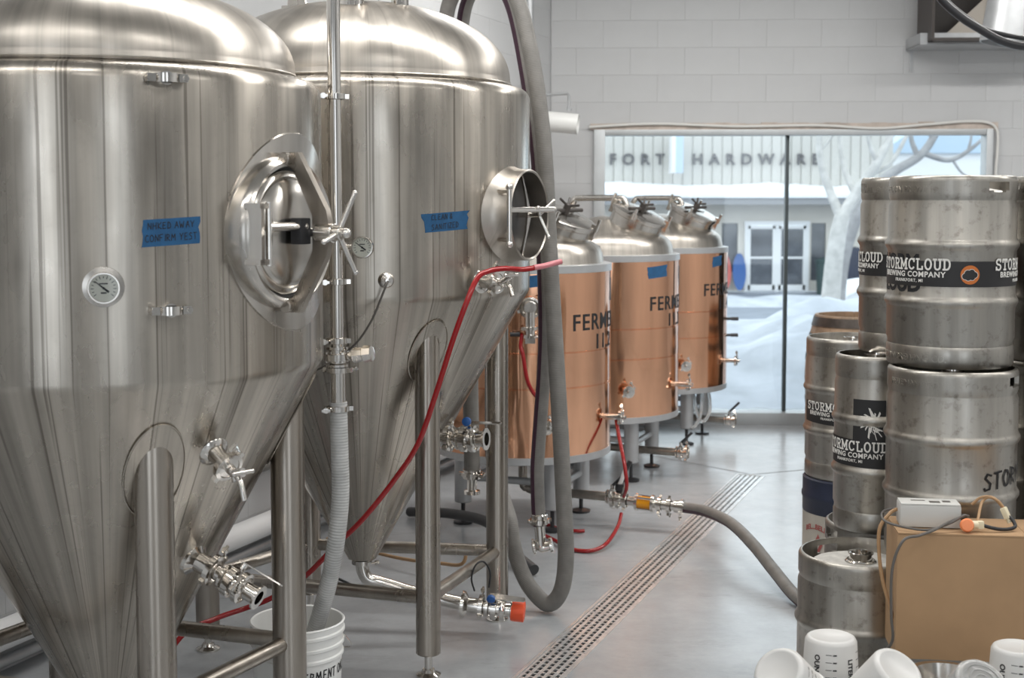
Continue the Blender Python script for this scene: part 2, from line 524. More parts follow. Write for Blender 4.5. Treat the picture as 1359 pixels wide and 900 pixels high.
def glass_mat():
    m = bpy.data.materials.new('window_glass'); m.use_nodes = True
    nt = m.node_tree; nt.nodes.clear()
    out = nt.nodes.new('ShaderNodeOutputMaterial')
    t = nt.nodes.new('ShaderNodeBsdfTransparent'); t.inputs[0].default_value = (.93, .96, .96, 1)
    g = nt.nodes.new('ShaderNodeBsdfGlossy'); g.inputs['Roughness'].default_value = 0.02
    mx = nt.nodes.new('ShaderNodeMixShader')
    lw = nt.nodes.new('ShaderNodeFresnel'); lw.inputs[0].default_value = 1.45
    nt.links.new(lw.outputs[0], mx.inputs[0]); nt.links.new(t.outputs[0], mx.inputs[1]); nt.links.new(g.outputs[0], mx.inputs[2])
    nt.links.new(mx.outputs[0], out.inputs[0])
    return m
M['glass'] = glass_mat()

def emit_mat(name, col, strength):
    m, nt, p = mat_new(name)
    p.inputs['Base Color'].default_value = (*col, 1)
    p.inputs['Emission Color'].default_value = (*col, 1)
    p.inputs['Emission Strength'].default_value = strength
    return m
M['diffuser'] = emit_mat('lamp_diffuser', LAMP_COLOR, 1.2)
M['packedsnow'] = plain('packed_snow', (.50, .53, .58), 0.8, var=0.22, vscale=2.2, bmp=0.6)
M['snow'] = plain('snow', (.86, .88, .92), 0.75, var=0.06, vscale=3, bmp=0.3)
M['siding'] = plain('beige_siding', (.56, .54, .50), 0.7, var=0.05)
M['storewall'] = plain('tan_store_wall', (.66, .62, .56), 0.8, var=0.06, vscale=2)
M['fascia'] = plain('dark_soffit', (.30, .30, .31), 0.7)
M['storeletter'] = plain('grey_letters', (.13, .125, .13), 0.6)
M['whitepaint'] = plain('white_paint', (.82, .82, .82), 0.5)
M['storeglass'] = plain('dark_store_glass', (.10, .11, .13), 0.08, spec=0.8, var=0.4, vscale=3)
M['asphalt'] = plain('wet_asphalt', (.24, .27, .32), 0.6, var=0.2, vscale=2)
M['bark'] = plain('pale_bark', (.62, .60, .57), 0.85, var=0.25, vscale=6, bmp=0.4)
M['darkbark'] = plain('grey_bark', (.36, .35, .35), 0.85, var=0.25, vscale=6)
M['redplastic'] = plain('red_plastic', (.55, .12, .10), 0.4)
M['skyblue'] = plain('pale_blue_paint', (.48, .60, .72), 0.5)
M['greenbin'] = plain('dark_green_plastic', (.03, .06, .06), 0.5)
M['carpaint'] = plain('white_car_paint', (.78, .79, .80), 0.25)
M['carglass'] = plain('car_glass', (.05, .06, .07), 0.08)
M['barrelwood'] = plain('weathered_oak', (.36, .25, .165), 0.7, var=0.35, vscale=9, bmp=0.3)
M['hoop'] = plain('rusty_hoop_iron', (.10, .085, .075), 0.55, 0.7, var=0.4, vscale=14)
M['tan'] = plain('tan_keg_shell', (.50, .46, .40), 0.55, var=0.2, vscale=7)


# ------------------------------------------------------------------ setting
CORNER = Vector((0.281, 10.33, 0))
WX = Vector((1, -0.045, 0)).normalized()          # along the back wall, to the right
WN = Vector((WX.y, -WX.x, 0))                      # into the room (towards -y)
LD = Vector((-0.362, -0.932, 0)).normalized()      # along the left wall, towards the camera
RU = Vector((0.362, 0.932, 0)).normalized()        # the row direction
RV = Vector((0.932, -0.362, 0)).normalized()

def wall_matrix(origin, xdir):
    x = xdir.normalized(); z = Vector((0, 0, 1)); y = z.cross(x)
    m = Matrix((x, y, z)).transposed().to_4x4(); m.translation = origin
    return m

block_cache = {}
def block_mesh(wd, ht):
    k = (round(wd, 3), round(ht, 3))
    if k not in block_cache:
        mb = MB()
        t = 0.010; b = 0.0014
        x, z = wd / 2, ht / 2
        vs = [(-x, 0, -z), (x, 0, -z), (x, 0, z), (-x, 0, z), (-x, -t + b, -z), (x, -t + b, -z), (x, -t + b, z), (-x, -t + b, z),
              (-x + b, -t, -z + b), (x - b, -t, -z + b), (x - b, -t, z - b), (-x + b, -t, z - b)]
        fs = [(8, 9, 10, 11)]
        for i in range(4):
            j = (i + 1) % 4
            fs += [(i, j, 4 + j, 4 + i), (4 + i, 4 + j, 8 + j, 8 + i)]
        me = bpy.data.meshes.new('block'); me.from_pydata(vs, [], fs); me.materials.append(M['wall']); me.update()
        block_cache[k] = me
    return block_cache[k]

def lay_blocks(parent, x0, x1, z0, z1, hole=None, sgn=1):
    """painted concrete blocks 0.4 x 0.2 in running bond on local y=0, facing -y (sgn=1)"""
    BW, BH, J = 0.406, 0.203, 0.0004
    row = 0; n = 0
    z = z0
    while z < z1 - 0.03:
        off = (row % 2) * BW / 2
        spans = []
        zt = min(z + BH, z1)
        x = math.floor((x0 - off) / BW) * BW + off
        while x < x1:
            a, b = max(x, x0), min(x + BW, x1)
            segs = [(a, b)]
            if hole and not (zt <= hole[2] + 0.01 or z >= hole[3] - 0.01):
                segs = []
                if a < hole[0]: segs.append((a, min(b, hole[0])))
                if b > hole[1]: segs.append((max(a, hole[1]), b))
            for (p, q) in segs:
                if q - p > 0.06:
                    o = bpy.data.objects.new('block', block_mesh(q - p - J, zt - z - J))
                    COL.objects.link(o); o.parent = parent
                    o.location = ((p + q) / 2, 0.0, (z + zt) / 2)
                    o.rotation_euler = (R(random.uniform(-.05, .05)), 0, R(random.uniform(-.04, .04)))
                    n += 1
            x += BW
        z += BH; row += 1
    return n

# floor with a slot for the trench drain
DR0 = Vector((0.095, 4.742, 0)) - RU * 2.2
DRL = 2.2 + 3.83
DW = 0.152
fl = MB()
def fq(u0, u1, v0, v1):
    P = lambda u, v: tuple(DR0 + RU * u + RV * v)
    nu = 1
    fl.quad(P(u0, v0), P(u0, v1), P(u1, v1), P(u1, v0))
fq(-9, 0, -9, 9); fq(DRL, DRL + 6, -9, 9); fq(0, DRL, -9, -DW / 2 - 0.012); fq(0, DRL, DW / 2 + 0.012, 9)
floor = fl.build('floor', M['floor'], fix=False)
# flip normals upward if needed
for p in floor.data.polygons:
    if p.normal.z < 0: p.flip()
tag(floor, kind='structure')

# saw-cut joints in the slab meeting at the end of the drain
jm = MB()
E0 = DR0 + RU * (DRL + 0.02)
for tgt in (Vector((0.62, 9.3, 0)), Vector((3.1, 9.0, 0))):
    d = (tgt - E0).normalized(); n = Vector((-d.y, d.x, 0)) * 0.004
    a = E0; zz = Vector((0, 0, 0.0012))
    jm.quad(a - n + zz, a + n + zz, tgt + n + zz, tgt - n + zz)
jo = jm.build('trim_1', plain('joint_filler', (.13, .13, .13), 0.8)); tag(jo, kind='structure')

# back wall: slabs around the window opening, then blocks
WIN = (0.36, 3.29, -0.02, 2.23)     # opening along the wall, local x and z
wb = empty('wall_back', CORNER, math.atan2(WX.y, WX.x), kind='structure')
mb = MB()
T = 0.2
mb.box((WIN[0] / 2 - 0.25, T / 2, CEIL / 2), (WIN[0] + 0.5, T, CEIL))
mb.box(((WIN[1] + 7.5) / 2, T / 2, CEIL / 2), (7.5 - WIN[1], T, CEIL))
mb.box(((WIN[0] + WIN[1]) / 2, T / 2, (CEIL + WIN[3]) / 2), (WIN[1] - WIN[0], T, CEIL - WIN[3]))
mb.build('wall_core', M['wall'], wb)
lay_blocks(wb, 0.015, 4.6, 0.0, 3.45, hole=(WIN[0] - 0.0, WIN[1] + 0.0, 0, WIN[3]))

# left wall
wl = empty('wall_left', CORNER, math.atan2(LD.y, LD.x), kind='structure')
mb = MB()
mb.box((8.0, -0.1, CEIL / 2), (16.0, 0.2, CEIL))
mb.build('wall_core', M['wall'], wl)
wl2 = empty('block_face', (0, 0, 0), math.pi)
# blocks face +y in this wall's frame: a turned holder would add a level, so build them mirrored
def lay_blocks_left(parent, x0, x1, z0, z1):
    BW, BH, J = 0.406, 0.203, 0.0004
    row = 0; z = z0
    while z < z1 - 0.03:
        zt = min(z + BH, z1); off = (row % 2) * BW / 2
        x = math.floor((x0 - off) / BW) * BW + off
        while x < x1:
            a, b = max(x, x0), min(x + BW, x1)
            if b - a > 0.06:
                o = bpy.data.objects.new('block', block_mesh(b - a - J, zt - z - J))
                COL.objects.link(o); o.parent = parent
                o.location = ((a + b) / 2, 0, (z + zt) / 2)
                o.rotation_euler = (0, 0, math.pi)
            x += BW
        z += BH; row += 1
bpy.data.objects.remove(wl2)
lay_blocks_left(wl, 0.0, 2.9, 1.9, 3.3)
lay_blocks_left(wl, 0.6, 6.4, 0.0, 1.1)

# right wall, rear wall with two openings, ceiling
mb = MB(); mb.box((6.4, 3.0, CEIL / 2), (0.2, 15.6, CEIL)); tag(mb.build('wall_right', M['wall']), kind='structure')
mb = MB()
REAR = -4.6
for x0, x1, z0, z1 in ((-6.5, -3.3, 0, CEIL), (-1.2, 1.6, 0, CEIL), (3.7, 6.5, 0, CEIL), (-3.3, -1.2, 0, 0.5), (-3.3, -1.2, 3.2, CEIL), (1.6, 3.7, 0, 0.5), (1.6, 3.7, 3.2, CEIL)):
    mb.box(((x0 + x1) / 2, REAR, (z0 + z1) / 2), (x1 - x0, 0.2, z1 - z0))
tag(mb.build('wall_rear', M['wall']), kind='structure')
mb = MB(); mb.box((0.5, 3.0, CEIL + 0.05), (14.5, 15.8, 0.1)); tag(mb.build('ceiling', M['ceiling']), kind='structure')

# window
wi = empty('window_1', CORNER, math.atan2(WX.y, WX.x), kind='structure')
x0, x1, z0, z1 = WIN
mb = MB()
mb.bbox((x0 + 0.02, 0.03, (z1 + z0) / 2), (0.085, 0.15, z1 - z0), 0.004)
mb.bbox((x1 - 0.012, 0.03, (z1 + z0) / 2), (0.05, 0.15, z1 - z0), 0.004)
mb.bbox(((x0 + x1) / 2, 0.03, z1 - 0.022), (x1 - x0, 0.13, 0.044), 0.004)
mb.build('window_frame', M['alu'], wi)
mb = MB(); mb.bbox(((x0 + x1) / 2, 0.02, 0.045), (x1 - x0, 0.17, 0.092), 0.005); mb.build('window_sill', M['alu'], wi)
mb = MB(); mb.bbox((1.797, 0.05, (z1 + 0.09 - 0.04) / 2), (0.026, 0.06, z1 - 0.13), 0.003); mb.build('mullion', plain('dark_mullion', (.05, .065, .07), 0.4), wi, label='dark slim mullion between the two panes')
for a, b in ((x0 + 0.06, 1.785), (1.81, x1 - 0.035)):
    mb = MB(); mb.box(((a + b) / 2, 0.06, (0.09 + z1 - 0.04) / 2), (b - a, 0.008, z1 - 0.13)); mb.build('pane', M['glass'], wi)
# rough plaster strip above the frame
mb = MB()
for i in range(26):
    a = x0 - 0.05 + (x1 - x0 + 0.1) * i / 26; b = x0 - 0.05 + (x1 - x0 + 0.1) * (i + 1) / 26
    mb.box(((a + b) / 2, -0.012, z1 + 0.022 + random.uniform(-.003, .003)), (b - a, 0.03 + random.uniform(0, .006), 0.05 + random.uniform(-.006, .01)))
mb.build('plaster_strip', M['plaster'], wi, label='rough unpainted plaster strip above the window')
print('setting done')

# trench drain
td = empty('trench_drain', DR0, math.atan2(RU.y, RU.x), label='long slotted steel trench drain set in the concrete floor', cat='drain')
mb = MB()
hw = DW / 2
for s in (-1, 1):
    mb.box((DRL / 2, s * (hw + 0.006), -0.004), (DRL + 0.024, 0.012, 0.012))
mb.box((-0.006, 0, -0.004), (0.012, DW, 0.012)); mb.box((DRL + 0.006, 0, -0.004), (0.012, DW, 0.012))
mb.build('drain_frame', M['grate'], td)
mb = MB()
for s in (-1, 1): mb.box((DRL / 2, s * (hw + 0.008), -0.07), (DRL, 0.006, 0.13))
mb.box((DRL / 2, 0, -0.14), (DRL + 0.02, DW + 0.02, 0.01))
mb.build('drain_channel', plain('dark_channel', (.012, .012, .013), 0.9), td)
GL = 0.5025
g = MB()
cols = 5; slotw = 0.0145; pitch = DW / cols * 0.97; px = GL / 14
for c in range(cols + 1):
    v = (c - cols / 2) * pitch
    wbar = pitch - slotw if 0 < c < cols else DW / 2 - (cols / 2 - 1) * pitch - pitch + (pitch - slotw) / 2 + 0.001
    vv = v if 0 < c < cols else math.copysign(DW / 2 - wbar / 2 - 0.001, v)
    g.box((GL / 2, vv, -0.004), (GL - 0.003, wbar, 0.006))
for c in range(cols):
    v = (c - cols / 2 + 0.5) * pitch
    for i in range(15):
        x = i * px + (px / 2 if c % 2 else 0)
        if x > GL: continue
        x = min(max(x, 0.006), GL - 0.006)
        g.box((x, v, -0.0042), (0.0105, slotw + 0.002, 0.0058))
g0 = g.build('grate', M['grate'], td)
g0.location = (0, 0, 0)
for i in range(1, 12):
    c = g0.copy(); COL.objects.link(c); c.parent = td; c.location = (i * GL, 0, 0)

# ceiling lamps
for i, (lx, ly) in enumerate(LAMPS):
    t = empty('ceiling_lamp', (lx, ly, CEIL - 0.42), 0, label='long fluorescent ceiling lamp, ' + ['left', 'middle', 'right'][i % 3 if i < 6 else ((i - 6) % 3 if i < 8 else (i - 8))] + ' one ' + {1.6: 'of the row above the nearest tank', 4.6: 'of the row above the keg stacks', 7.6: 'of the row nearest the window', 7.8: 'of the row nearest the window', -1.4: 'of the row behind the photographer'}[ly], cat='lamp', group='ceiling lamps above the frame')
    mb = MB(); mb.box((0, 0, 0.045), (2.44, 0.22, 0.05)); mb.build('lamp_housing', M['whitepaint'], t)
    mb = MB(); mb.bbox((0, 0, 0.012), (2.4, 0.18, 0.014), 0.004); mb.build('lamp_diffuser', M['diffuser'], t)
    mb = MB(); mb.cyl((-0.5, 0, 0.07), (-0.5, 0, 0.42), 0.004, 6); mb.cyl((0.5, 0, 0.07), (0.5, 0, 0.42), 0.004, 6); mb.build('suspension_wire', M['galv'], t)
    ld = bpy.data.lights.new('lamp_light', 'AREA'); ld.shape = 'RECTANGLE'; ld.size = 2.4; ld.size_y = 0.18
    ld.energy = LAMP_POWER * (0.62 if ly < 2 else 1.0 if ly < 6 else 1.35); ld.color = LAMP_COLOR
    lo = bpy.data.objects.new('lamp_light', ld); COL.objects.link(lo); lo.parent = t; lo.location = (0, 0, -0.005)


# ------------------------------------------------------------------ fittings
def ferrule(mb, Mx, r, L=0.05):
    """short pipe stub with a sanitary clamp ring, along local z"""
    mb.lathe([(0, 0), (r, 0), (r, L - 0.012), (r + 0.012, L - 0.008), (r + 0.013, L), (r + 0.013, L + 0.006), (r + 0.012, L + 0.012), (r * 0.8, L + 0.014), (0, L + 0.014)], Mx, 20)
def clamp_ring(mb, Mx, r, wing=0.0):
    """clamp band with hinge block and wing nut; wing = angle of the nut"""
    mb.lathe([(r, -0.010), (r + 0.010, -0.008), (r + 0.010, 0.008), (r, 0.010)], Mx, 24, closed=True)
    for a, big in ((wing, True), (wing + math.pi, False)):
        q = Mx @ Matrix.Rotation(a, 4, 'Z')
        mb.box((r + 0.014, 0, 0), (0.014, 0.016, 0.014), q)
        if big:
            p0 = q @ Vector((r + 0.016, 0.006, 0)); p1 = q @ Vector((r + 0.016, 0.045, 0))
            mb.cyl(p0, p1, 0.0042, 8)
            pm = q @ Vector((r + 0.016, 0.030, 0))
            mb.cyl(pm, q @ Vector((r + 0.016, 0.042, 0)), 0.009, 8)
            mb.box((r + 0.016, 0.042, 0), (0.026, 0.005, 0.008), q)
def butterfly(mb, Mx, r):
    """butterfly valve body along local z (length 0.05) with flanges"""
    mb.lathe([(0, 0), (r + .012, 0), (r + .012, .008), (r + .004, .012), (r + .004, .018), (r + .02, .02), (r + .02, .040), (r + .004, .042), (r + .004, .052), (r + .012, .054), (r + .012, .062), (0, .062)], Mx, 22)
    for k in range(4):
        q = Mx @ Matrix.Rotation(k * math.pi / 2 + 0.6, 4, 'Z')
        mb.cyl(q @ Vector((r + 0.013, 0, 0.014)), q @ Vector((r + 0.013, 0, 0.047)), 0.0045, 6)
def gauge(parent, name, origin, direction, r, label, stem=0.03, needle=2.3, hint=(0, 0, 1)):
    Mx = frame_z(origin, direction, hint)
    mb = MB()
    mb.cyl(Mx @ Vector((0, 0, -stem)), Mx @ Vector((0, 0, 0)), r * 0.3, 12)
    mb.lathe([(0, 0), (r, 0), (r, 0.018), (r * .97, .022), (r * .88, .022), (r * .86, .014), (0, .014)], Mx, 28)
    b = mb.build(name, M['polished'], parent, label=label)
    f = MB(); f.lathe([(0, .0152), (r * .86, .0152)], Mx, 28); f.build('dial_face', M['dialface'], b)
    m = MB()
    for k in range(15):
        a = R(-130 + k * 260 / 14) + math.pi / 2
        q = Mx @ Matrix.Rotation(a, 4, 'Z')
        m.box((r * .68, 0, .0158), (r * (.14 if k % 2 else .2), r * .035, .0006), q)
    m.box((0, r * .28, .0158), (r * .5, r * .07, .0006), Mx); m.box((0, -r * .3, .0158), (r * .34, r * .09, .0006), Mx)
    m.build('dial_marks', M['ink'], b)
    q = Mx @ Matrix.Rotation(needle, 4, 'Z')
    m = MB(); m.plate([(-r * .4, -r * .07), (-r * .4, r * .07), (r * .70, r * .02), (r * .70, -r * .02)], .0008, q @ Matrix.Translation((0, 0, .017))); m.cyl(Mx @ Vector((0, 0, .0152)), Mx @ Vector((0, 0, .019)), r * .08, 10)
    m.build('dial_needle', M['ink'], b)
    g = MB(); g.lathe([(0, .0205), (r * .88, .0205)], Mx, 28); g.build('dial_glass', M['glass'], b)
    return b

def radial(phi):     # phi from -Y (towards the camera) to +X
    return Vector((math.sin(phi), -math.cos(phi), 0))

# ------------------------------------------------------------------ the two tall conical fermenters
MAN_PHI = R(64)
def conical(loc, rad, zb, zt, dome_h, cone_end, cone_r, leg_pts, leg_r, brace_z, label, open_man):
    t = empty('conical_fermenter', loc, 0, label, 'tank')
    tanh_ = (rad - cone_r) / (zb - cone_end)
    body = MB()
    prof = [(0, cone_end), (cone_r, cone_end), (rad - 0.010, zb - 0.017)]
    for k in range(1, 7):
        a = k / 6
        prof.append((rad - 0.010 * (1 - a) ** 2, zb - 0.017 + 0.030 * a))
    zs = zb + 0.013
    for k in range(1, 9): prof.append((rad, zs + (zt - 0.042 - zs) * k / 8))
    for k in range(1, 7):
        a = R(90 * k / 6); prof.append((rad - 0.042 + 0.042 * math.cos(a), zt - 0.042 + 0.042 * math.sin(a)))
    rd = rad - 0.075
    prof += [(rd + 0.012, zt + 0.004), (rd, zt + 0.012)]
    body.lathe(prof, None, 128).build('tank_body', M['tank'], t, 30)
    dm = MB()
    pr = [(rd + 0.004, zt + 0.004), (rd + 0.004, zt + 0.018), (rd, zt + 0.030)]
    for k in range(0, 19):
        a = R(90 * k / 18)
        pr.append((rd * math.cos(a) ** 0.92 if k < 18 else 0.0, zt + 0.035 + (dome_h - 0.035) * math.sin(a)))
    dm.lathe(pr, None, 128).build('tank_dome', M['dome'], t, 30)
    # weld seams: a thin bead under the dome and where cone meets shell
    sm = MB(); sm.torus((0, 0, zt + 0.014), (0, 0, 1), rd + 0.004, 0.004, 96, 6)
    sm.build('weld_seam', M['dome'], t)
    # legs
    for (lx, ly) in leg_pts:
        r = math.hypot(lx, ly)
        ztop = min(cone_end + (r - cone_r) / tanh_ + leg_r / tanh_ + 0.05, zb + 0.05)
        lg = MB()
        lg.lathe([(0, 0.082), (leg_r - .004, 0.082), (leg_r, 0.086), (leg_r, ztop - 0.05), (leg_r * .9, ztop - 0.02), (leg_r * .6, ztop - 0.005), (0, ztop)], Matrix.Translation((lx, ly, 0)), 32)
        lo = lg.build('leg', M['leg'], t)
        f = MB(); f.cyl((lx, ly, 0.012), (lx, ly, 0.09), 0.014, 12)
        f.lathe([(0, 0), (0.044, 0), (0.045, 0.007), (0.026, 0.016), (0.022, 0.026), (0, 0.026)], Matrix.Translation((lx, ly, 0)), 24)
        f.build('foot', M['polished'], lo)
        # oval reinforcing pad on the cone around the leg head
        n = Vector((lx, ly, 0)).normalized()
        sl = math.atan(tanh_)
        cn = (n * math.cos(sl) + Vector((0, 0, -1)) * math.sin(sl)).normalized()
        up = (n * math.sin(sl) + Vector((0, 0, 1)) * math.cos(sl)).normalized()
        rr = r + leg_r * 0.55
        pc = Vector((n.x * rr, n.y * rr, cone_end + (rr - cone_r) / tanh_)) + cn * 0.0005
        pm = MB()
        az = math.atan2(ly, lx)
        ring = []
        NP = 40
        for k in range(NP):
            a = 2 * math.pi * k / NP
            du = math.cos(a) * leg_r * 1.55; dv = math.sin(a) * leg_r * 3.0 - leg_r * 0.8
            sgn_z = pc.z + up.z * dv
            rc = cone_r + (sgn_z - cone_end) * tanh_
            aa = az + du / max(rc, 0.1)
            ring.append(Vector(((rc + .0035) * math.cos(aa), (rc + .0035) * math.sin(aa), sgn_z)))
        zc = pc.z - up.z * leg_r * .8; rc = cone_r + (zc - cone_end) * tanh_
        ctr = Vector(((rc + .0035) * math.cos(az), (rc + .0035) * math.sin(az), zc))
        pm._add([ctr] + ring, [(0, 1 + k, 1 + (k + 1) % NP) for k in range(NP)])
        pm.tube(ring + [ring[0]], 0.003, 6)
        pm.build('leg_pad', M['tank'], t)
    order = [0, 1, 2, 3]
    for a, b in ((0, 1), (1, 2), (2, 3), (3, 0)):
        A = Vector((*leg_pts[a], brace_z)); B = Vector((*leg_pts[b], brace_z))
        d = (B - A).normalized() * leg_r * 0.85
        br = MB(); br.cyl(A + d, B - d, 0.024, 20); br.build('brace', M['leg'], t)
    return t, tanh_

# ---------- nearer tank
T1 = Vector((-1.196, 3.936, 0)); R1 = 0.64; Z1B, Z1T = 1.24, 2.05
l1 = [(0.258, -0.429), (0.52, 0.101), (-0.25, 0.36), (-0.52, -0.17)]
t1, tan1 = conical(T1, R1, Z1B, Z1T, 0.275, 0.20, 0.075, l1, 0.051, 0.37, 'nearest big steel conical fermenter with closed round manway and dial thermometer', False)
def cone_pt(rad, zb, tn, phi, z):
    r = rad - (zb - z) * tn
    return radial(phi) * r + Vector((0, 0, z))
def cone_n(tn, phi):
    sl = math.atan(tn)
    return (radial(phi) * math.cos(sl) - Vector((0, 0, math.sin(sl)))).normalized()

# closed manway
zc = 1.62
n = radial(MAN_PHI); tv = Vector((math.cos(MAN_PHI), math.sin(MAN_PHI), 0))
MW = Matrix((tv, Vector((0, 0, 1)), n)).transposed().to_4x4(); MW.translation = n * (R1 - 0.035) + Vector((0, 0, zc))
# polished ring pad wrapping the shell, wider than the collar
pad = MB()
NP = 64; rows = []
for rr in (0.17, 0.215, 0.268, 0.273):
    row = []
    for k in range(NP):
        a = 2 * math.pi * k / NP
        x = rr * math.cos(a) * (1.0 if rr > .2 else .95) + max(0, .068 * (rr - .17) / .10); y = rr * math.sin(a)
        ang = MAN_PHI + math.asin(max(-1, min(1, x / R1)))
        off = 0.005 if rr < 0.27 else -0.002
        row.append(radial(ang) * (R1 + off) + Vector((0, 0, zc + y)))
    rows.append(row)
vs = [p for r in rows for p in r]
pad._add(vs, [(i * NP + k, i * NP + (k + 1) % NP, (i + 1) * NP + (k + 1) % NP, (i + 1) * NP + k) for i in range(3) for k in range(NP)])
man = MB()
man.lathe([(0.150, 0.02), (0.204, 0.0), (0.205, 0.045), (0.200, 0.066), (0.190, 0.074), (0.178, 0.068), (0.172, 0.05), (0.168, 0.03)], MW, 72)
mo = man.build('manway', M['plate'], t1, label='round manway collar with closed domed door')
pad.build('manway_pad', M['plate'], mo, label='smooth pad plate around the manway')
d = MB()
pr = [(0.168, 0.03), (0.166, 0.052), (0.160, 0.058), (0.150, 0.060)]
for k in range(1, 9):
    a = R(90 * k / 8); pr.append((0.150 * math.cos(a) if k < 8 else 0, 0.060 + 0.035 * math.sin(a)))
d.lathe(pr, MW, 64); d.build('manway_door', M['plate'], mo)
g = MB(); g.torus(MW @ Vector((0, 0, 0.045)), n, 0.171, 0.005, 64, 6); g.build('door_gasket', M['black'], mo)
# yoke: bent flat bar over the door from top lug to bottom lug
y = MB()
def bar(mb, P, wd, th, Mx):
    """flat bar following (y,z) points in the yz plane of Mx, width along x"""
    vs = []; fs = []
    for i, (yy, zz) in enumerate(P):
        a = Vector(P[max(i - 1, 0)]); b = Vector(P[min(i + 1, len(P) - 1)])
        dd = (b - a).normalized(); nn = Vector((-dd.y, dd.x)) * th / 2
        ww = wd[i] / 2
        for sx, sn in ((-1, 1), (1, 1), (1, -1), (-1, -1)):
            vs.append(Vector((sx * ww, yy + sn * nn.x, zz + sn * nn.y)))
    for i in range(len(P) - 1):
        for k in range(4):
            j = (k + 1) % 4
            fs.append((i * 4 + k, i * 4 + j, (i + 1) * 4 + j, (i + 1) * 4 + k))
    fs += [(0, 1, 2, 3), tuple((len(P) - 1) * 4 + k for k in range(4))[::-1]]
    mb._add(vs, fs, Mx)
YO = [(.214, .060), (.214, .098), (.060, .186), (.030, .192), (-.030, .192), (-.060, .186), (-.214, .098), (-.214, .060), (-.180, .060), (-.170, .080), (-.046, .142), (.046, .142), (.170, .080), (.180, .060)]
vsy = [Vector((sx * .011, yy, zz_)) for sx in (-1, 1) for yy, zz_ in YO]; ny_ = len(YO)
qd = [(0, 13, 12, 1), (1, 12, 11, 2), (2, 11, 3), (3, 11, 10, 4), (4, 10, 5), (5, 10, 9, 6), (6, 9, 8, 7)]
y._add(vsy, [tuple(q) for q in qd] + [tuple(ny_ + i_ for i_ in q)[::-1] for q in qd] + [(i_, (i_ + 1) % ny_, ny_ + (i_ + 1) % ny_, ny_ + i_) for i_ in range(ny_)], MW)
y.build('yoke', M['leg'], mo)
for s in (-1, 1):
    k = MB(); k.cyl(MW @ Vector((-0.032, s * 0.197, 0.066)), MW @ Vector((0.032, s * 0.197, 0.066)), 0.017, 16, bev=.002)
    k.build('yoke_lug', M['leg'], mo)
k = MB()
k.cyl(MW @ Vector((0, 0, 0.085)), MW @ Vector((0, 0, 0.24)), 0.013, 14)
k.cyl(MW @ Vector((0, 0, 0.150)), MW @ Vector((0, 0, 0.205)), 0.026, 20, bev=.003)
k.cyl(MW @ Vector((0, 0, 0.205)), MW @ Vector((0, 0, 0.228)), 0.020, 20, bev=.003)
k.ball(MW @ Vector((0, 0, 0.24)), 0.014)
for a in (70, 190, 290):
    dv = Vector((math.cos(R(a)), math.sin(R(a)), 0.25)).normalized()
    p = MW @ Vector((0, 0, 0.216)); q = MW.to_3x3() @ dv
    k.cyl(p, p + q * 0.115, 0.0075, 12); k.ball(p + q * 0.115, 0.008)
k.build('manway_handle', M['polished'], mo)
k = MB()
hx = -0.150
k.box((hx - 0.02, 0.072, 0.085), (0.052, 0.014, 0.05), MW); k.box((hx - 0.02, -0.072, 0.085), (0.052, 0.014, 0.05), MW)
k.cyl(MW @ Vector((hx, 0.082, 0.104)), MW @ Vector((hx, -0.082, 0.104)), 0.009, 14)
k.box((hx - 0.034, 0, 0.085), (0.012, 0.15, 0.05), MW)
k.cyl(MW @ Vector((hx, 0.018, 0.104)), MW @ Vector((-0.025, 0.018, 0.125)), 0.012, 14)
k.ball(MW @ Vector((-0.025, 0.018, 0.125)), 0.013)
k.build('manway_hinge', M['polished'], mo)
k = MB(); k.bbox((-0.03, 0.005, 0.118), (0.045, 0.07, 0.035), .004, MW); k.build('hinge_block', M['black'], mo, label='black hinge block')

# thermometer dial, ports, tape, valves on tank 1
def shell(rad, phi, z, off=0.0):
    return radial(phi) * (rad + off) + Vector((0, 0, z))
PH = lambda dx, rad: math.asin(dx / rad)
ph = PH(0.192, R1)
k = MB(); k.lathe([(0.052, -0.01), (0.050, 0.004), (0.03, 0.008)], frame_z(shell(R1, ph, 1.494), radial(ph)), 28); k.build('gauge_pad', M['plate'], t1)
gauge(t1, 'dial_thermometer', shell(R1, ph, 1.494, 0.03), radial(ph), 0.039, 'round dial thermometer with black needle', 0.035, 2.45)
for zz in (2.008, 1.432):
    ph = PH(0.335, R1)
    Mx = Matrix.Translation(shell(R1, ph, zz, 0.012)) @ Matrix.Rotation(ph, 4, 'Z')
    k = MB(); k.lathe([(.024, -.011), (.031, -.011), (.031, .011), (.024, .011)], Mx, 24, closed=True); k.cyl(Mx @ Vector((0, .02, 0)), Mx @ Vector((0, -.008, 0)), .018, 16)
    for sx in (-1, 1):
        k.box((sx * .040, -.004, 0), (.022, .02, .020), Mx); k.cyl(Mx @ Vector((sx * .046, -.02, 0)), Mx @ Vector((sx * .046, .012, 0)), .007, 10)
    k.build('port_clamp', M['polished'], t1)
ph0 = PH(0.345, R1); half = 0.074
tp = cyl_patch(R1, ph0 - half / R1, ph0 + half / R1, 1.594, 1.662, tear=0.004, slope=0.008).build('tape_label', M['tape'], t1, label='blue masking tape label with black handwriting')
mb = MB(); fn = on_cyl(R1 + 0.001, ph0, 1.637, 0.05); strokes(mb, 'NHKED AWAY', HAND, 0.016, fn, 0.0018, jit=0.03, aspect=0.9)
fn = on_cyl(R1 + 0.001, ph0, 1.606, 0.05); strokes(mb, 'CONFIRM YEST', HAND, 0.017, fn, 0.0018, jit=0.03, aspect=0.82)
mb.build('handwriting', M['ink'], tp)

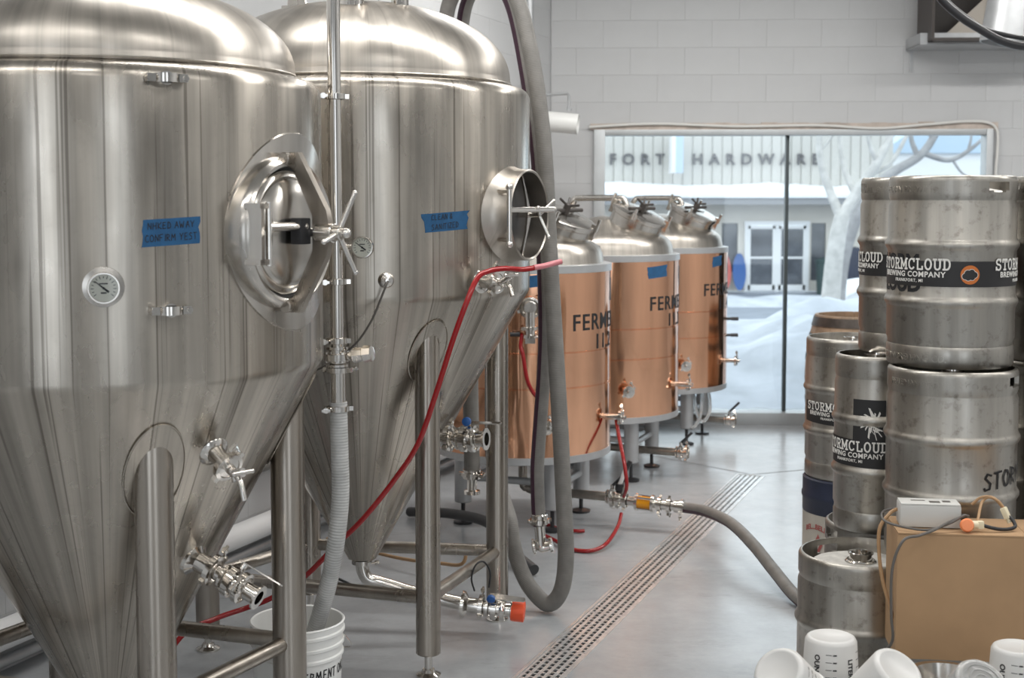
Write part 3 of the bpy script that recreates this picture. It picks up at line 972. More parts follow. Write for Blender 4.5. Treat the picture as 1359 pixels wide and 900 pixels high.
def sample_valve(parent, base, nrm, name='sample_valve', scale=1.0, label=None):
    Mx = frame_z(base, nrm) @ Matrix.Scale(scale, 4)
    k = MB()
    k.lathe([(0.046, -0.006), (0.042, 0.002), (0.026, 0.010), (0.022, 0.03), (0.022, 0.058), (0.034, 0.060), (0.034, 0.074), (0.014, 0.076), (0.012, 0.105), (0, 0.107)], Mx, 24)
    clamp_ring(k, Mx @ Matrix.Translation((0, 0, 0.067)), 0.031, 0.9)
    a = Mx @ Vector((0, 0, 0.095)); dn = Vector((0, 0, -1)); oo = (Vector(nrm) + dn * 1.1).normalized()
    k.cyl(a, a + dn * 0.018 * scale + Vector(nrm) * 0.01, 0.010 * scale, 12)
    k.tube([a, a + Vector(nrm) * 0.03 * scale + dn * 0.005, a + Vector(nrm) * 0.05 * scale + dn * 0.045 * scale], 0.008 * scale, 10, n=3)
    up = Vector((0, 0, 1))
    k.cyl(a, a + (up * 0.6 + Vector(nrm)) * 0.045 * scale, 0.012 * scale, 12)
    q = a + (up * 0.6 + Vector(nrm)) * 0.045 * scale
    sd = Vector(nrm).cross(up).normalized()
    k.cyl(q - sd * 0.03 * scale, q + sd * 0.03 * scale, 0.006 * scale, 10)
    k.ball(q - sd * .03 * scale, .007 * scale); k.ball(q + sd * .03 * scale, .007 * scale)
    return k.build(name, M['polished'], parent, label=label)

def lever_valve(parent, base, nrm, length, r, name, handle_dir, blue_cap=False):
    """racking outlet: stub, clamp, butterfly valve with plate lever, clamp, open pipe end"""
    nrm = Vector(nrm).normalized()
    Mx = frame_z(base, nrm)
    k = MB()
    k.lathe([(r * 2.1, -0.012), (r * 2.0, 0.0), (r * 1.15, 0.014), (r * 1.15, 0.055), (r + .012, 0.058), (r + .012, 0.07), (r * .9, 0.07), (r * .9, length * .5)], Mx, 26)
    clamp_ring(k, Mx @ Matrix.Translation((0, 0, 0.064)), r + 0.010, 0.5)
    butterfly(k, Mx @ Matrix.Translation((0, 0, length * .45)), r)
    clamp_ring(k, Mx @ Matrix.Translation((0, 0, length * .45 + 0.065)), r + 0.010, 2.3)
    zz = length * .45 + 0.068
    k.lathe([(r + .010, zz), (r, zz + .008), (r, length - .01), (r + .011, length - .006), (r + .011, length), (r * .82, length), (r * .82, length - .05), (0, length - .05)], Mx, 26)
    b = k.build(name, M['polished'], parent)
    h = MB()
    p = Mx @ Vector((0, 0, length * .45 + .03)); hd = Vector(handle_dir).normalized()
    side = hd.cross(nrm).normalized()
    h.cyl(p, p + hd * (r + .035), 0.010, 12)
    q = p + hd * (r + .035)
    hm = Matrix((nrm, side, hd)).transposed().to_4x4(); hm.translation = q
    h.plate([(-.015, -.016), (.02, -.016), (.125, -.011), (.13, 0), (.125, .011), (.02, .016), (-.015, .016)], .004, hm)
    h.build('valve_lever', M['polished'], b)
    if blue_cap:
        c = MB(); c.lathe([(0, 0), (.016, 0), (.017, .012), (.009, .016), (0, .016)], frame_z(q - side * .02 + hd * .012, -side), 18); c.build('lever_knob', M['blueplastic'], b, label='blue lever knob')
    return b

# sample valve and racking port on the cone of tank 1 (phi chosen on the cone at the seen height)
ph = R(49); zz = 1.035
sample_valve(t1, cone_pt(R1, Z1B, tan1, ph, zz), cone_n(tan1, ph), label='small steel sample valve on the cone')
ph = R(61); zz = 0.695
lever_valve(t1, cone_pt(R1, Z1B, tan1, ph, zz), (cone_n(tan1, ph) + radial(R(100)) * .25).normalized(), 0.225, 0.025, 'racking_valve', Vector((0.55, 0.3, 0.75)))
# outlet elbow under the cone, running out to the left
k = MB()
k.tube([(0, 0, 0.215), (0, 0, 0.17), (-0.03, 0, 0.145), (-0.09, -0.02, 0.14), (-0.5, -0.12, 0.14)], 0.026, 18, n=5)
clamp_ring(k, frame_z((0, 0, 0.19), (0, 0, 1)), 0.032, 0.4); clamp_ring(k, frame_z((-0.16, -0.037, 0.14), (-1, -.24, 0)), 0.032, 0.4)
k.build('outlet_pipe', M['polished'], t1)

# ---------- second tank
T2 = Vector((-0.585, 5.22, 0)); R2 = 0.653; Z2B, Z2T = 1.365, 2.125
l2 = [(0.285, -0.455), (0.525, 0.20), (-0.25, 0.30), (-0.57, -0.17)]
t2, tan2 = conical(T2, R2, Z2B, Z2T, 0.325, 0.31, 0.055, l2, 0.0445, 0.285, 'tall steel conical fermenter behind the nearest one, open round manway and red tubing valve', True)
MW2 = Matrix((tv, Vector((0, 0, 1)), n)).transposed().to_4x4(); MW2.translation = n * (R2 - 0.05) + Vector((0, 0, 1.652))
k = MB()
k.lathe([(0.205, 0.0), (0.178, 0.045), (0.166, 0.075), (0.165, 0.118), (0.160, 0.122), (0.155, 0.118), (0.155, 0.03)], MW2, 64)
mo2 = k.build('manway', M['dome'], t2, label='open round manway neck with dark door inside')
k = MB(); k.lathe([(0.156, 0.05), (0.14, 0.055), (0, 0.075)], MW2, 48); k.build('manway_door', plain('door_dark_reflection', (.045, .042, .04), 0.4), mo2, label='dark manway door seen inside the neck')  # the door's dark reflection is put into its flat near-black colour
k = MB()
bar(k, [(0.15, 0.085), (0.06, 0.105), (0, 0.115), (-0.06, 0.105), (-0.15, 0.085)], [.01, .014, .03, .014, .01], 0.008, MW2)
k.build('yoke', M['polished'], mo2)
k = MB()
k.cyl(MW2 @ Vector((0, 0, 0.075)), MW2 @ Vector((0, 0, 0.16)), 0.010, 12)
for a in (40, 160, 280):
    dv = Vector((math.cos(R(a)), math.sin(R(a)), 0.4)).normalized(); p = MW2 @ Vector((0, 0, 0.155)); q = MW2.to_3x3() @ dv
    k.cyl(p, p + q * 0.085, 0.007, 10); k.ball(p + q * 0.085, 0.0075)
k.build('manway_handle', M['polished'], mo2)
k = MB()
hx = -0.170
for s in (-1, 1):
    k.cyl(MW2 @ Vector((hx + 0.02, s * 0.085, 0.07)), MW2 @ Vector((hx - 0.03, s * 0.085, 0.135)), 0.008, 10)
k.cyl(MW2 @ Vector((hx - 0.03, 0.10, 0.135)), MW2 @ Vector((hx - 0.03, -0.10, 0.135)), 0.009, 14)
k.ball(MW2 @ Vector((hx - 0.03, 0.10, 0.135)), 0.013); k.ball(MW2 @ Vector((hx - 0.03, -0.10, 0.135)), 0.013)
k.cyl(MW2 @ Vector((hx - 0.03, 0.02, 0.135)), MW2 @ Vector((0.02, 0.02, 0.205)), 0.010, 12); k.ball(MW2 @ Vector((0.02, 0.02, 0.205)), 0.011)
k.build('manway_hinge', M['polished'], mo2)
ph0 = PH(0.362, R2)
tp = cyl_patch(R2, ph0 - 0.092 / R2, ph0 + 0.088 / R2, 1.600, 1.664, tear=0.012, slope=0.012).build('tape_label', M['tape'], t2, label='torn blue masking tape label with black handwriting')
mb = MB(); strokes(mb, 'CLEAN &', HAND, 0.018, on_cyl(R2 + 0.001, ph0 - 0.03, 1.640, 0.06), 0.002, jit=0.03)
strokes(mb, 'SANITIZED', HAND, 0.019, on_cyl(R2 + 0.001, ph0 - 0.01, 1.608, 0.10), 0.002, jit=0.03)
mb.build('handwriting', M['ink'], tp)
# thermowell with its cable
ph = PH(0.158, R2)
k = MB(); Mx = frame_z(shell(R2, ph, 1.435, -0.005), radial(ph))
k.lathe([(0.03, 0), (0.027, 0.006), (0.021, 0.012), (0.021, 0.03), (0.009, 0.034), (0.009, 0.05), (0, 0.051)], Mx, 20)
pw = k.build('thermowell', M['polished'], t2)
a = shell(R2, ph, 1.435, 0.045)
k = MB(); k.tube([a, a + Vector((-.012, -.01, -.03)), a + Vector((-.06, 0.0, -.14)), a + Vector((-.13, .03, -.23)), a + Vector((-.25, .10, -.31)), a + Vector((-.40, .22, -.35))], 0.0038, 8, n=5); k.build('probe_cable', M['cordgrey'], pw, label='thin grey probe cable')
ph = PH(0.480, R2)
sample_valve(t2, shell(R2, ph, 1.42), radial(ph), label='steel sample valve wrapped by the red tube')
ph = R(58); zz = 0.815
lever_valve(t2, cone_pt(R2, Z2B, tan2, ph, zz), (radial(R(70)) + Vector((0, 0, 0.04))).normalized(), 0.215, 0.030, 'racking_valve', (0.25, -0.2, 1.0), True)
k = MB()
k.tube([(0, 0, 0.32), (0, 0, 0.27), (0.02, 0, 0.225), (0.08, 0.005, 0.205), (0.2, 0.0, 0.17), (0.42, -0.02, 0.125)], 0.026, 18, n=5)
clamp_ring(k, frame_z((0, 0, 0.295), (0, 0, 1)), 0.032, 2.2)
op = k.build('outlet_pipe', M['polished'], t2)
lever_valve(t2, (0.40, -0.02, 0.128), (1, -0.12, -0.08), 0.19, 0.026, 'outlet_valve', (-0.1, -0.5, 1), True)
k = MB(); k.lathe([(0, 0), (.038, 0), (.040, .006), (.040, .05), (.034, .052), (0, .052)], frame_z((0.583, -0.043, 0.112), (1, -0.12, -0.08)), 10)
k.build('outlet_cap', M['orange'], t2, label='bright orange plastic wrapped over the outlet end')
k = MB(); k.tube([(0.44, -0.075, 0.20), (0.43, -0.12, 0.26), (0.445, -0.115, 0.31), (0.475, -0.09, 0.318), (0.50, -0.06, 0.27), (0.495, -0.03, 0.20)], 0.0035, 8, n=5); k.build('hanging_loop', M['black'], t2, label='thin black cord looped over the brace')
# ferrules and lifting lug on the dome of tank 2
for dx, dy, r in ((0.01, -0.30, 0.045), (0.175, -0.20, 0.032)):
    rr = math.hypot(dx, dy); zz = Z2T + 0.035 + 0.29 * math.sqrt(max(0, 1 - (rr / 0.578) ** 2)) - 0.02
    k = MB(); Mx = frame_z((dx, dy, zz), (0, 0, 1)); ferrule(k, Mx, r, 0.06); p = k.build('dome_ferrule', M['polished'], t2)
    k = MB(); clamp_ring(k, Mx @ Matrix.Translation((0, 0, .062)), r + .012, 5.4); k.build('clamp', M['polished'], p)
k = MB()
lm = Matrix.Translation((-0.21, -0.14, Z2T + 0.295)) @ Matrix.Rotation(R(-25), 4, 'Z') @ Matrix.Rotation(R(90), 4, 'X')
k.plate([(-.04, 0), (.04, 0), (.03, .09), (.012, .115), (-.012, .115), (-.03, .09)], .01, lm)
k.bbox((0, -.004, .0), (.10, .014, .06), .004, lm)
k.torus(lm @ Vector((0, .08, 0)), lm.to_3x3() @ Vector((0, 0, 1)), .016, .006, 16, 6)
k.build('lifting_lug', M['plate'], t2)


# ------------------------------------------------------------------ copper-clad fermenters
def copper_fermenter(loc, label, number, tape=None):
    t = empty('copper_fermenter', loc, 0, label, 'tank', 'row of copper clad fermenters')
    RC = 0.465
    k = MB()
    k.lathe([(0, 0.375), (RC - .03, 0.375), (RC - .006, 0.37), (RC + .002, 0.373), (RC + .002, 0.408), (RC - .002, 0.410)], None, 72); k.build('bottom_band', M['galv'], t)
    k = MB()
    pr = []
    for a, b in ((0.408, 0.755), (0.758, 0.935), (0.938, 1.338)):
        pr += [(RC - .003, a), (RC, a + .002), (RC, b - .002), (RC - .003, b)]
    k.lathe(pr, None, 96); k.build('copper_jacket', M['copper'], t)
    k = MB()
    k.lathe([(RC - .002, 1.335), (RC + .004, 1.337), (RC + .004, 1.373), (RC - .01, 1.376), (RC - .04, 1.377)], None, 72); k.build('top_band', M['galv'], t)
    k = MB(); pr = [(RC - .035, 1.372)]
    rd = RC - .04
    for i in range(0, 7):
        a = R(90 * i / 6); pr.append((rd - .09 + .09 * math.cos(a), 1.40 + .09 * math.sin(a)))
    for i in range(1, 9):
        f = i / 8; pr.append(((rd - .09) * (1 - f), 1.49 + .115 * (1 - (1 - f) ** 1.6)))
    k.lathe(pr, None, 72); k.build('tank_dome', M['dome'], t)
    # tilted hatch collar with clamped lid on the drain side
    c = RV * 0.20 + Vector((0, -.02, 1.555)); ax = (RV * 0.40 + Vector((0, -.12, 1))).normalized()
    Mx = frame_z(c, ax)
    k = MB(); k.lathe([(.165, -.10), (.165, .045), (.172, .05), (.172, .058), (.150, .058)], Mx, 44); h = k.build('hatch', M['plate'], t)
    k = MB(); k.lathe([(.176, .059), (.178, .066), (.176, .078), (.165, .082), (.05, .088), (0, .088)], Mx, 44); k.build('hatch_lid', M['plate'], h)
    for a in (20, 110, 200, 290):
        k = MB(); q = Mx @ Matrix.Rotation(R(a), 4, 'Z')
        k.box((.172, 0, .055), (.03, .035, .085), q)
        k.cyl(q @ Vector((.186, 0, .06)), q @ Vector((.186, 0, .13)), .009, 8)
        k.build('hatch_clamp', M['polished'], h)
    k = MB()
    k.cyl(Mx @ Vector((-.15, 0, .105)), Mx @ Vector((.15, 0, .105)), .011, 10); k.cyl(Mx @ Vector((0, 0, .08)), Mx @ Vector((0, 0, .14)), .02, 12)
    for a in (35, 155, 275):
        k.cyl(Mx @ Vector((0, 0, .13)), Mx @ Vector((.06 * math.cos(R(a)), .06 * math.sin(R(a)), .16)), .007, 8)
    k.build('hatch_handle', M['darkbox'], h, label='dark hatch handle')
    # pipe arm over the dome
    k = MB(); k.tube([(-.21, .08, 1.56), (-.21, .08, 1.66), (-.19, .07, 1.70), (-.15, .06, 1.715), (.08, -.04, 1.715), (.12, -.06, 1.70), (.14, -.07, 1.64)], .019, 12, n=4); k.build('vent_pipe', M['plate'], t)
    k = MB(); k.plate([(-.02, 0), (.02, 0), (.02, .07), (.012, .09), (-.012, .09), (-.02, .07)], .01, Matrix.Translation((.40, .03, 1.372)) @ Matrix.Rotation(R(60), 4, 'Z') @ Matrix.Rotation(R(90), 4, 'X')); k.build('lifting_lug', M['plate'], t)
    # legs
    for su in (-1, 1):
        for sv in (-1, 1):
            p = RU * .235 * su + RV * .25 * sv
            l = MB(); l.cyl((p.x, p.y, .115), (p.x, p.y, .39), .045, 22, bev=.004); lo = l.build('leg', M['galv'], t)
            f = MB(); f.cyl((p.x, p.y, .01), (p.x, p.y, .12), .011, 10); f.lathe([(0, 0), (.05, 0), (.052, .012), (.02, .022), (0, .022)], Matrix.Translation(p), 20); f.build('foot', M['blackplastic'], lo, label='black levelling foot')
    for s in (-1, 1):
        k = MB(); a = -RU * .235 + RV * .25 * s; b = RU * .235 + RV * .25 * s
        k.cyl((a.x, a.y, .22), (b.x, b.y, .22), .019, 14); k.build('brace', M['galv'], t)
        k = MB(); a = RU * .235 * s - RV * .25; b = RU * .235 * s + RV * .25
        k.cyl((a.x, a.y, .25), (b.x, b.y, .25), .019, 14); k.build('brace', M['galv'], t)
    # outlet pipe with butterfly valve towards the drain
    k = MB(); e = RV * .47
    k.tube([(0, 0, .38), (0, 0, .19), (RV.x * .03, RV.y * .03, .165), (RV.x * .08, RV.y * .08, .155), (e.x, e.y, .150)], .024, 14, n=4); k.build('outlet_pipe', M['leg'], t)
    k = MB(); Mx = frame_z((e.x, e.y, .150), RV); butterfly(k, Mx, .026); clamp_ring(k, Mx @ Matrix.Translation((0, 0, .066)), .034, 1.0)
    q = Mx @ Vector((0, 0, .03)); k.cyl(q, q + Vector((0, 0, .065)), .010, 10)
    vo = k.build('outlet_valve', M['polished'], t)
    k = MB(); a = q + Vector((0, 0, .06)); k.cyl(a, a + RV * .07 + Vector((0, 0, .07)), .008, 8); k.build('valve_lever', M['blackplastic'], vo)
    # side taps
    for pd, zz, L in ((RV, .575, .05), (radial(R(12)), .575, .045)):
        k = MB(); a = Vector(pd) * (RC - .01) + Vector((0, 0, zz)); b = a + Vector(pd) * (L + .03)
        k.cyl(a, b, .016, 12); k.lathe([(0, 0), (.028, 0), (.028, .016), (.012, .018), (.012, .035), (0, .036)], frame_z(b, pd), 16); clamp_ring(k, frame_z(b + Vector(pd) * .008, pd), .026, .6)
        k.build('side_tap', M['polished'], t)
    for ang, zz in (((82, .86), (86, .74)) if number == '11.4' else ()):
        k = MB(); pd = radial(R(ang)); a = pd * (RC - .01) + Vector((0, 0, zz)); k.cyl(a, a + pd * .05, .010, 10); k.cyl(a + pd * .04, a + pd * .09, .013, 10); k.build('probe_tap', M['blackplastic'], t, label='black probe fitting')
    # lettering: name across the front right and number below it
    for tx, zz, am in (('FERMENTER', 1.045, R(74)), (number, .945, R(64))):
        text_obj('lettering', tx, .118 if tx[0] == 'F' else .108, M['ink'], t, on_cyl(RC + .0012, am, zz), extrude=.0004, bold=.0012, spacing=1.13)
    k = cyl_patch(RC, R(76), R(83), 1.18, 1.30, 6); k.build('number_plate', M['label'], t, label='black plate on the copper')
    if tape:
        cyl_patch(RC, tape[0], tape[1], tape[2], tape[3], tear=.006, slope=.012).build('tape_label', M['tape'], t, label='blue masking tape label')
    return t

f1 = copper_fermenter((0.06, 7.20, 0), 'nearest copper clad fermenter, half hidden behind the hanging grey hoses', '11.2', (R(-2), R(12), 1.27, 1.33))
f2 = copper_fermenter((0.575, 8.45, 0), 'middle copper clad fermenter of the row of three', '11.3', (R(30), R(50), 1.24, 1.31))
f3 = copper_fermenter((1.07, 9.68, 0), 'farthest copper clad fermenter, beside the big window', '11.4', (R(42), R(56), 1.245, 1.315))
# big tap with gauge-like clamp on the side of the first
k = MB(); Mx = frame_z((0.03, -0.455, 1.17), (0, -1, 0)); k.lathe([(0, 0), (.045, 0), (.045, .03), (.03, .034), (.03, .05), (0, .051)], Mx, 24); clamp_ring(k, Mx @ Matrix.Translation((0, 0, .04)), .045, .3)
k.cyl((0.03, -.50, 1.15), (0.03, -.50, 1.02), .026, 16); clamp_ring(k, frame_z((0.03, -.50, 1.07), (0, 0, 1)), .027, .2); clamp_ring(k, frame_z((0.03, -.50, 1.03), (0, 0, 1)), .027, 1.8); k.box((0.03, -.50, 1.01), (.05, .05, .03))
k.build('sample_valve', M['polished'], f1)
k = MB(); k.cyl((-.02, -.50, 1.04), (-.07, -.50, 1.04), .012, 10); k.build('valve_knob', M['blackplastic'], f1)
print('tanks done')


# ------------------------------------------------------------------ pipes, hoses, tubes
bp = empty('blow_off_pipe', (-0.538, 4.15, 0), 0, 'upright steel blow-off pipe with pressure gauge beside the nearest tank', 'pipe')
k = MB(); k.cyl((-.004, 0, 3.3), (0, 0, 1.255), .0205, 24); k.build('upper_tube', M['polished'], bp)
k = MB(); k.cyl((.001, 0, 1.20), (.002, 0, 1.04), .0235, 24); k.build('lower_tube', M['polished'], bp)
for zz, wg in ((2.02, 0.2), (1.457, 0.2), (1.275, 0.1)):
    k = MB(); clamp_ring(k, frame_z((0, 0, zz), (0, 0, 1)), .0215, wg)
    if zz > 1.3: k.cyl((-.02, 0, zz), (-.075, -.01, zz), .006, 8)
    k.build('clamp', M['polished'], bp)
k = MB(); butterfly(k, frame_z((0, 0, 1.195), (0, 0, 1)), .0225); bv = k.build('butterfly_valve', M['polished'], bp)
k = MB(); k.lathe([(0, 0), (.012, 0), (.014, .02), (.024, .025), (.021, .055), (.027, .06), (.024, .085), (0, .088)], frame_z((.03, -.01, 1.228), (1, -.3, .15)), 8); k.build('valve_knob', M['polished'], bv)
k = MB(); clamp_ring(k, frame_z((.001, 0, 1.185), (0, 0, 1)), .0245, 2.9); clamp_ring(k, frame_z((.002, 0, 1.065), (0, 0, 1)), .0245, 0.2); k.build('hose_clamp', M['polished'], bp)
k = MB(); k.cyl((0, 0, 1.562), (.055, -.012, 1.562), .010, 12); k.cyl((.012, 0, 1.562), (.03, -.006, 1.562), .015, 12); k.build('gauge_stem', M['polished'], bp)
gauge(bp, 'pressure_gauge', (.083, -.010, 1.562), (-.05, -1, .05), .034, 'round white pressure gauge', .0, 2.5)

ch = MB(); ch.tube([(-0.536, 4.15, 1.085), (-0.533, 4.15, 0.929), (-0.532, 4.15, 0.787), (-0.547, 4.15, 0.645), (-0.578, 4.19, 0.499), (-0.630, 4.245, 0.33), (-0.655, 4.25, 0.24), (-0.70, 4.26, 0.10)], .0275, 18, n=8)
tag(ch.build('blow_off_hose', M['clearhose']), 'ribbed translucent hose running from the blow-off pipe into the white bucket', 'hose')

A = [(-0.30, 6.0, 2.25), (-0.295, 6.0, 2.43), (-0.267, 5.98, 2.574), (-0.176, 5.9, 2.69), (-0.077, 5.75, 2.68), (0.017, 5.62, 2.537), (0.087, 5.55, 2.24), (0.13, 5.52, 1.905), (0.151, 5.5, 1.509), (0.176, 5.48, 1.112), (0.198, 5.46, 0.744), (0.213, 5.45, 0.436), (0.22, 5.45, 0.249), (0.203, 5.47, 0.108), (0.151, 5.5, 0.040), (0.083, 5.55, 0.085), (0.036, 5.6, 0.16), (0.005, 5.65, 0.253), (-0.011, 5.7, 0.345), (-0.05, 5.85, 0.437), (-0.085, 5.99, 0.566), (-0.09, 6.10, 0.717), (-0.09, 6.17, 1.0), (-0.09, 6.2, 1.3)]
k = MB(); k.tube(A, .0335, 18, n=8)
tag(k.build('brewery_hose', M['hose']), 'thick grey hose hanging from above and looping down to the floor', 'hose', 'grey hoses hanging beside the second tank')
B = [(-0.235, 6.09, 2.2), (-0.224, 6.09, 2.436), (-0.196, 6.06, 2.579), (-0.129, 6.0, 2.659), (-0.062, 5.86, 2.629), (0.002, 5.75, 2.509), (0.055, 5.68, 2.254), (0.102, 5.63, 1.91), (0.128, 5.61, 1.504), (0.137, 5.59, 1.193), (0.130, 5.575, 0.975), (0.117, 5.57, 0.788), (0.105, 5.56, 0.6), (0.108, 5.56, 0.442), (0.114, 5.56, 0.355)]
hb = empty('brewery_hose', (0.12, 5.56, 0.0), 0, 'grey hose with dark purple stripe ending in a steel coupling above the floor', 'hose', 'grey hoses hanging beside the second tank')
k = MB(); k.tube([Vector(p) - Vector((0.12, 5.56, 0)) for p in B], .029, 18, n=8); k.build('hose_body', M['hosestripe'], hb)
k = MB(); k.lathe([(.0, .36), (.033, .36), (.034, .40), (.030, .405)], Matrix.Translation((-.006, 0, 0)), 20); clamp_ring(k, frame_z((-.006, 0, .375), (0, 0, 1)), .031, .4); k.build('hose_clamp', M['polished'], hb)
k = MB(); k.cyl((-.006, 0, .36), (-.002, 0, .30), .022, 16); k.tube([(-.002, 0, .30), (.0, 0, .268), (.012, 0, .262), (.045, -.005, .272)], .022, 14, n=4); k.lathe([(0, 0), (.026, 0), (.034, .004), (.034, .014), (.02, .016), (0, .016)], frame_z((.036, -.004, .27), (1, -.1, .25)), 20); k.lathe([(.024, 0), (.034, .004), (.034, .012), (.024, .016)], frame_z((-.02, 0, .265), (-1, 0, -.2)), 20)
k.build('hose_coupling', M['polished'], hb)

# transfer line on the floor: sight glass assembly at the first copper tank, then a grey hose
va = Vector((0.53, 7.01, 0.142)); vb = Vector((0.872, 6.88, 0.128)); vd = (vb - va).normalized()
tl = empty('sight_glass_line', va, 0, 'steel valve and sight glass with amber beer joined to the first copper tank outlet', 'valve')
k = MB(); Mx = frame_z((0, 0, 0), vd); L = (vb - va).length
butterfly(k, Mx @ Matrix.Translation((0, 0, .0)), .028); clamp_ring(k, Mx @ Matrix.Translation((0, 0, -.002)), .036, 2); clamp_ring(k, Mx @ Matrix.Translation((0, 0, .066)), .036, 1)
k.cyl(Mx @ Vector((0, 0, .06)), Mx @ Vector((0, 0, .125)), .024, 16); k.cyl(Mx @ Vector((0, 0, .05)), Mx @ Vector((.0, .07, .06)), .016, 12)
k.build('butterfly_valve', M['polished'], tl)
k = MB(); q = Mx @ Vector((0, .0, .035)); k.cyl(q, q + Vector((0, 0, .055)), .017, 12); k.cyl(q + Vector((0, 0, .05)), q + Vector((0, 0, .085)), .024, 12); vk = k.build('valve_neck', M['blackplastic'], tl)
k = MB(); k.cyl(q + Vector((0, 0, .08)), q + Vector((.03, 0, .16)), .011, 10); k.build('valve_lever', M['whitepaint'], vk)
k = MB(); k.cyl(q + Vector((.03, 0, .155)), q + Vector((.055, 0, .205)), .013, 10); k.build('lever_grip', M['blackplastic'], vk)
k = MB()
for z_ in (.13, .215): k.cyl(Mx @ Vector((0, 0, z_ - .007)), Mx @ Vector((0, 0, z_ + .007)), .046, 22)
for a in (45, 135, 225, 315):
    c_, s_ = .04 * math.cos(R(a)), .04 * math.sin(R(a)); k.cyl(Mx @ Vector((c_, s_, .125)), Mx @ Vector((c_, s_, .22)), .006, 8)
sg = k.build('sight_glass', M['polished'], tl)
k = MB(); k.cyl(Mx @ Vector((0, 0, .135)), Mx @ Vector((0, 0, .21)), .031, 20); k.build('glass_tube', M['amber'], sg, label='amber beer in the sight glass')
k = MB(); k.cyl(Mx @ Vector((0, 0, .22)), Mx @ Vector((0, 0, L - .02)), .022, 16)
clamp_ring(k, Mx @ Matrix.Translation((0, 0, .25)), .030, 4.2); clamp_ring(k, Mx @ Matrix.Translation((0, 0, .30)), .030, 4.5); k.cyl(Mx @ Vector((0, 0, .255)), Mx @ Vector((0, 0, .30)), .026, 14)
k.build('coupling', M['polished'], tl)
Cc = [vb - vd * .03, vb + vd * .04, (0.98, 6.72, 0.142), (1.055, 6.45, 0.150), (1.11, 6.15, 0.122), (1.155, 5.88, 0.075), (1.2, 5.62, 0.034), (1.26, 5.4, 0.029), (1.36, 5.15, 0.029), (1.42, 5.0, 0.029)]
th = empty('transfer_hose', (1.2, 5.62, 0), 0, 'grey hose arching from the sight glass over the drain to behind the kegs', 'hose')
o0 = Vector((1.2, 5.62, 0))
k = MB(); k.tube([Vector(p) - o0 for p in Cc], .028, 18, n=8); k.build('hose_body', M['hosestripe'], th)
k = MB(); clamp_ring(k, frame_z(vb + vd * .0 - o0, vd), .029, 3.6); k.cyl(vb - vd * .035 - o0, vb + vd * .012 - o0, .032, 18); k.build('hose_clamp', M['polished'], th)

def hose_thing(name, pts, r, mat, label, cat, group=None, n=6, seg=12):
    k = MB(); k.tube(pts, r, seg, n=n)
    return tag(k.build(name, mat), label, cat, group)
RED = [(0.106, 4.70, 1.477), (0.041, 4.66, 1.468), (-0.024, 4.60, 1.474), (-0.08, 4.555, 1.467), (-0.117, 4.52, 1.444), (-0.154, 4.48, 1.359), (-0.2, 4.5, 1.231), (-0.259, 4.54, 1.047), (-0.321, 4.58, 0.876), (-0.408, 4.62, 0.74), (-0.512, 4.62, 0.61), (-0.614, 4.66, 0.504), (-0.718, 4.72, 0.39), (-0.78, 4.78, 0.334), (-0.868, 4.78, 0.278), (-0.96, 4.78, 0.242), (-1.048, 4.72, 0.225), (-1.16, 4.65, 0.18), (-1.25, 4.55, 0.02)]
rt = empty('red_tube', (-0.3, 4.6, 0), 0, 'red tubing draped from the second tank valve down past its front leg', 'tube')
o0 = Vector((-0.3, 4.6, 0))
k = MB(); k.tube([Vector(p) - o0 for p in RED], .0095, 14, n=8); k.build('tube_body', M['redhose'], rt)
k = MB(); k.tube([Vector(p) - o0 for p in [(0.172, 4.75, 1.491), (0.14, 4.73, 1.484), (0.106, 4.70, 1.477), (0.075, 4.68, 1.473)]], .0099, 14, n=4); k.build('tube_end', M['pinkhose'], rt, label='pale pink open end of the red tube')
hose_thing('red_tube', [(0.05, 6.70, 1.04), (0.043, 6.69, 0.98), (0.054, 6.68, 0.94), (0.073, 6.68, 0.825), (0.10, 6.69, 0.757), (0.14, 6.72, 0.70), (0.16, 6.73, 0.60)], .010, M['redhose'], 'short red tube hanging from the tap of the nearest copper tank', 'tube')
hose_thing('red_tube', [(0.545, 7.03, 0.56), (0.555, 6.96, 0.48), (0.575, 6.85, 0.353), (0.585, 6.83, 0.25), (0.58, 6.90, 0.19), (0.578, 6.92, 0.176)], .010, M['redhose'], 'red tube dropping from the copper tank tap to the floor valve', 'tube')
hose_thing('red_tube', [(0.15, 6.75, 0.02), (0.233, 6.58, 0.02), (0.295, 6.48, 0.012), (0.384, 6.45, 0.014), (0.46, 6.52, 0.03), (0.53, 6.70, 0.07), (0.56, 6.85, 0.10)], .010, M['redhose'], 'red tube curling along the floor under the sight glass', 'tube')
hose_thing('red_tube', [(0.16, 6.98, 0.02), (0.25, 6.88, 0.014), (0.33, 6.84, 0.014), (0.37, 6.85, 0.012)], .009, M['redhose'], 'short red tube end lying on the floor behind the curling one', 'tube')
# dark hoses and lines low under the first copper tank
hose_thing('floor_hose', [(-0.55, 7.2, 0.03), (-0.3, 6.85, 0.10), (-0.1, 6.5, 0.13), (0.02, 6.2, 0.06), (0.1, 6.05, 0.03)], .026, M['darkhose'], 'dark hose on the floor behind the second tank right leg', 'hose')
hose_thing('drop_hose', [(-0.19, 5.98, 1.25), (-0.185, 5.98, 0.9), (-0.18, 5.97, 0.62), (-0.178, 5.96, 0.50)], .036, M['hose'], 'short thick grey hose hanging behind the second tank racking valve', 'hose')
k = MB(); Mx = frame_z((-0.178, 5.96, .49), (0, 0, -1)); k.lathe([(0, -.02), (.040, -.02), (.040, .02), (.022, .024), (.022, .07), (.036, .074), (.036, .09), (0, .092)], Mx, 18); clamp_ring(k, Mx, .039, .3)
tag(k.build('hose_coupling', M['polished']), 'steel coupling on the end of the short hanging grey hose', 'coupling')
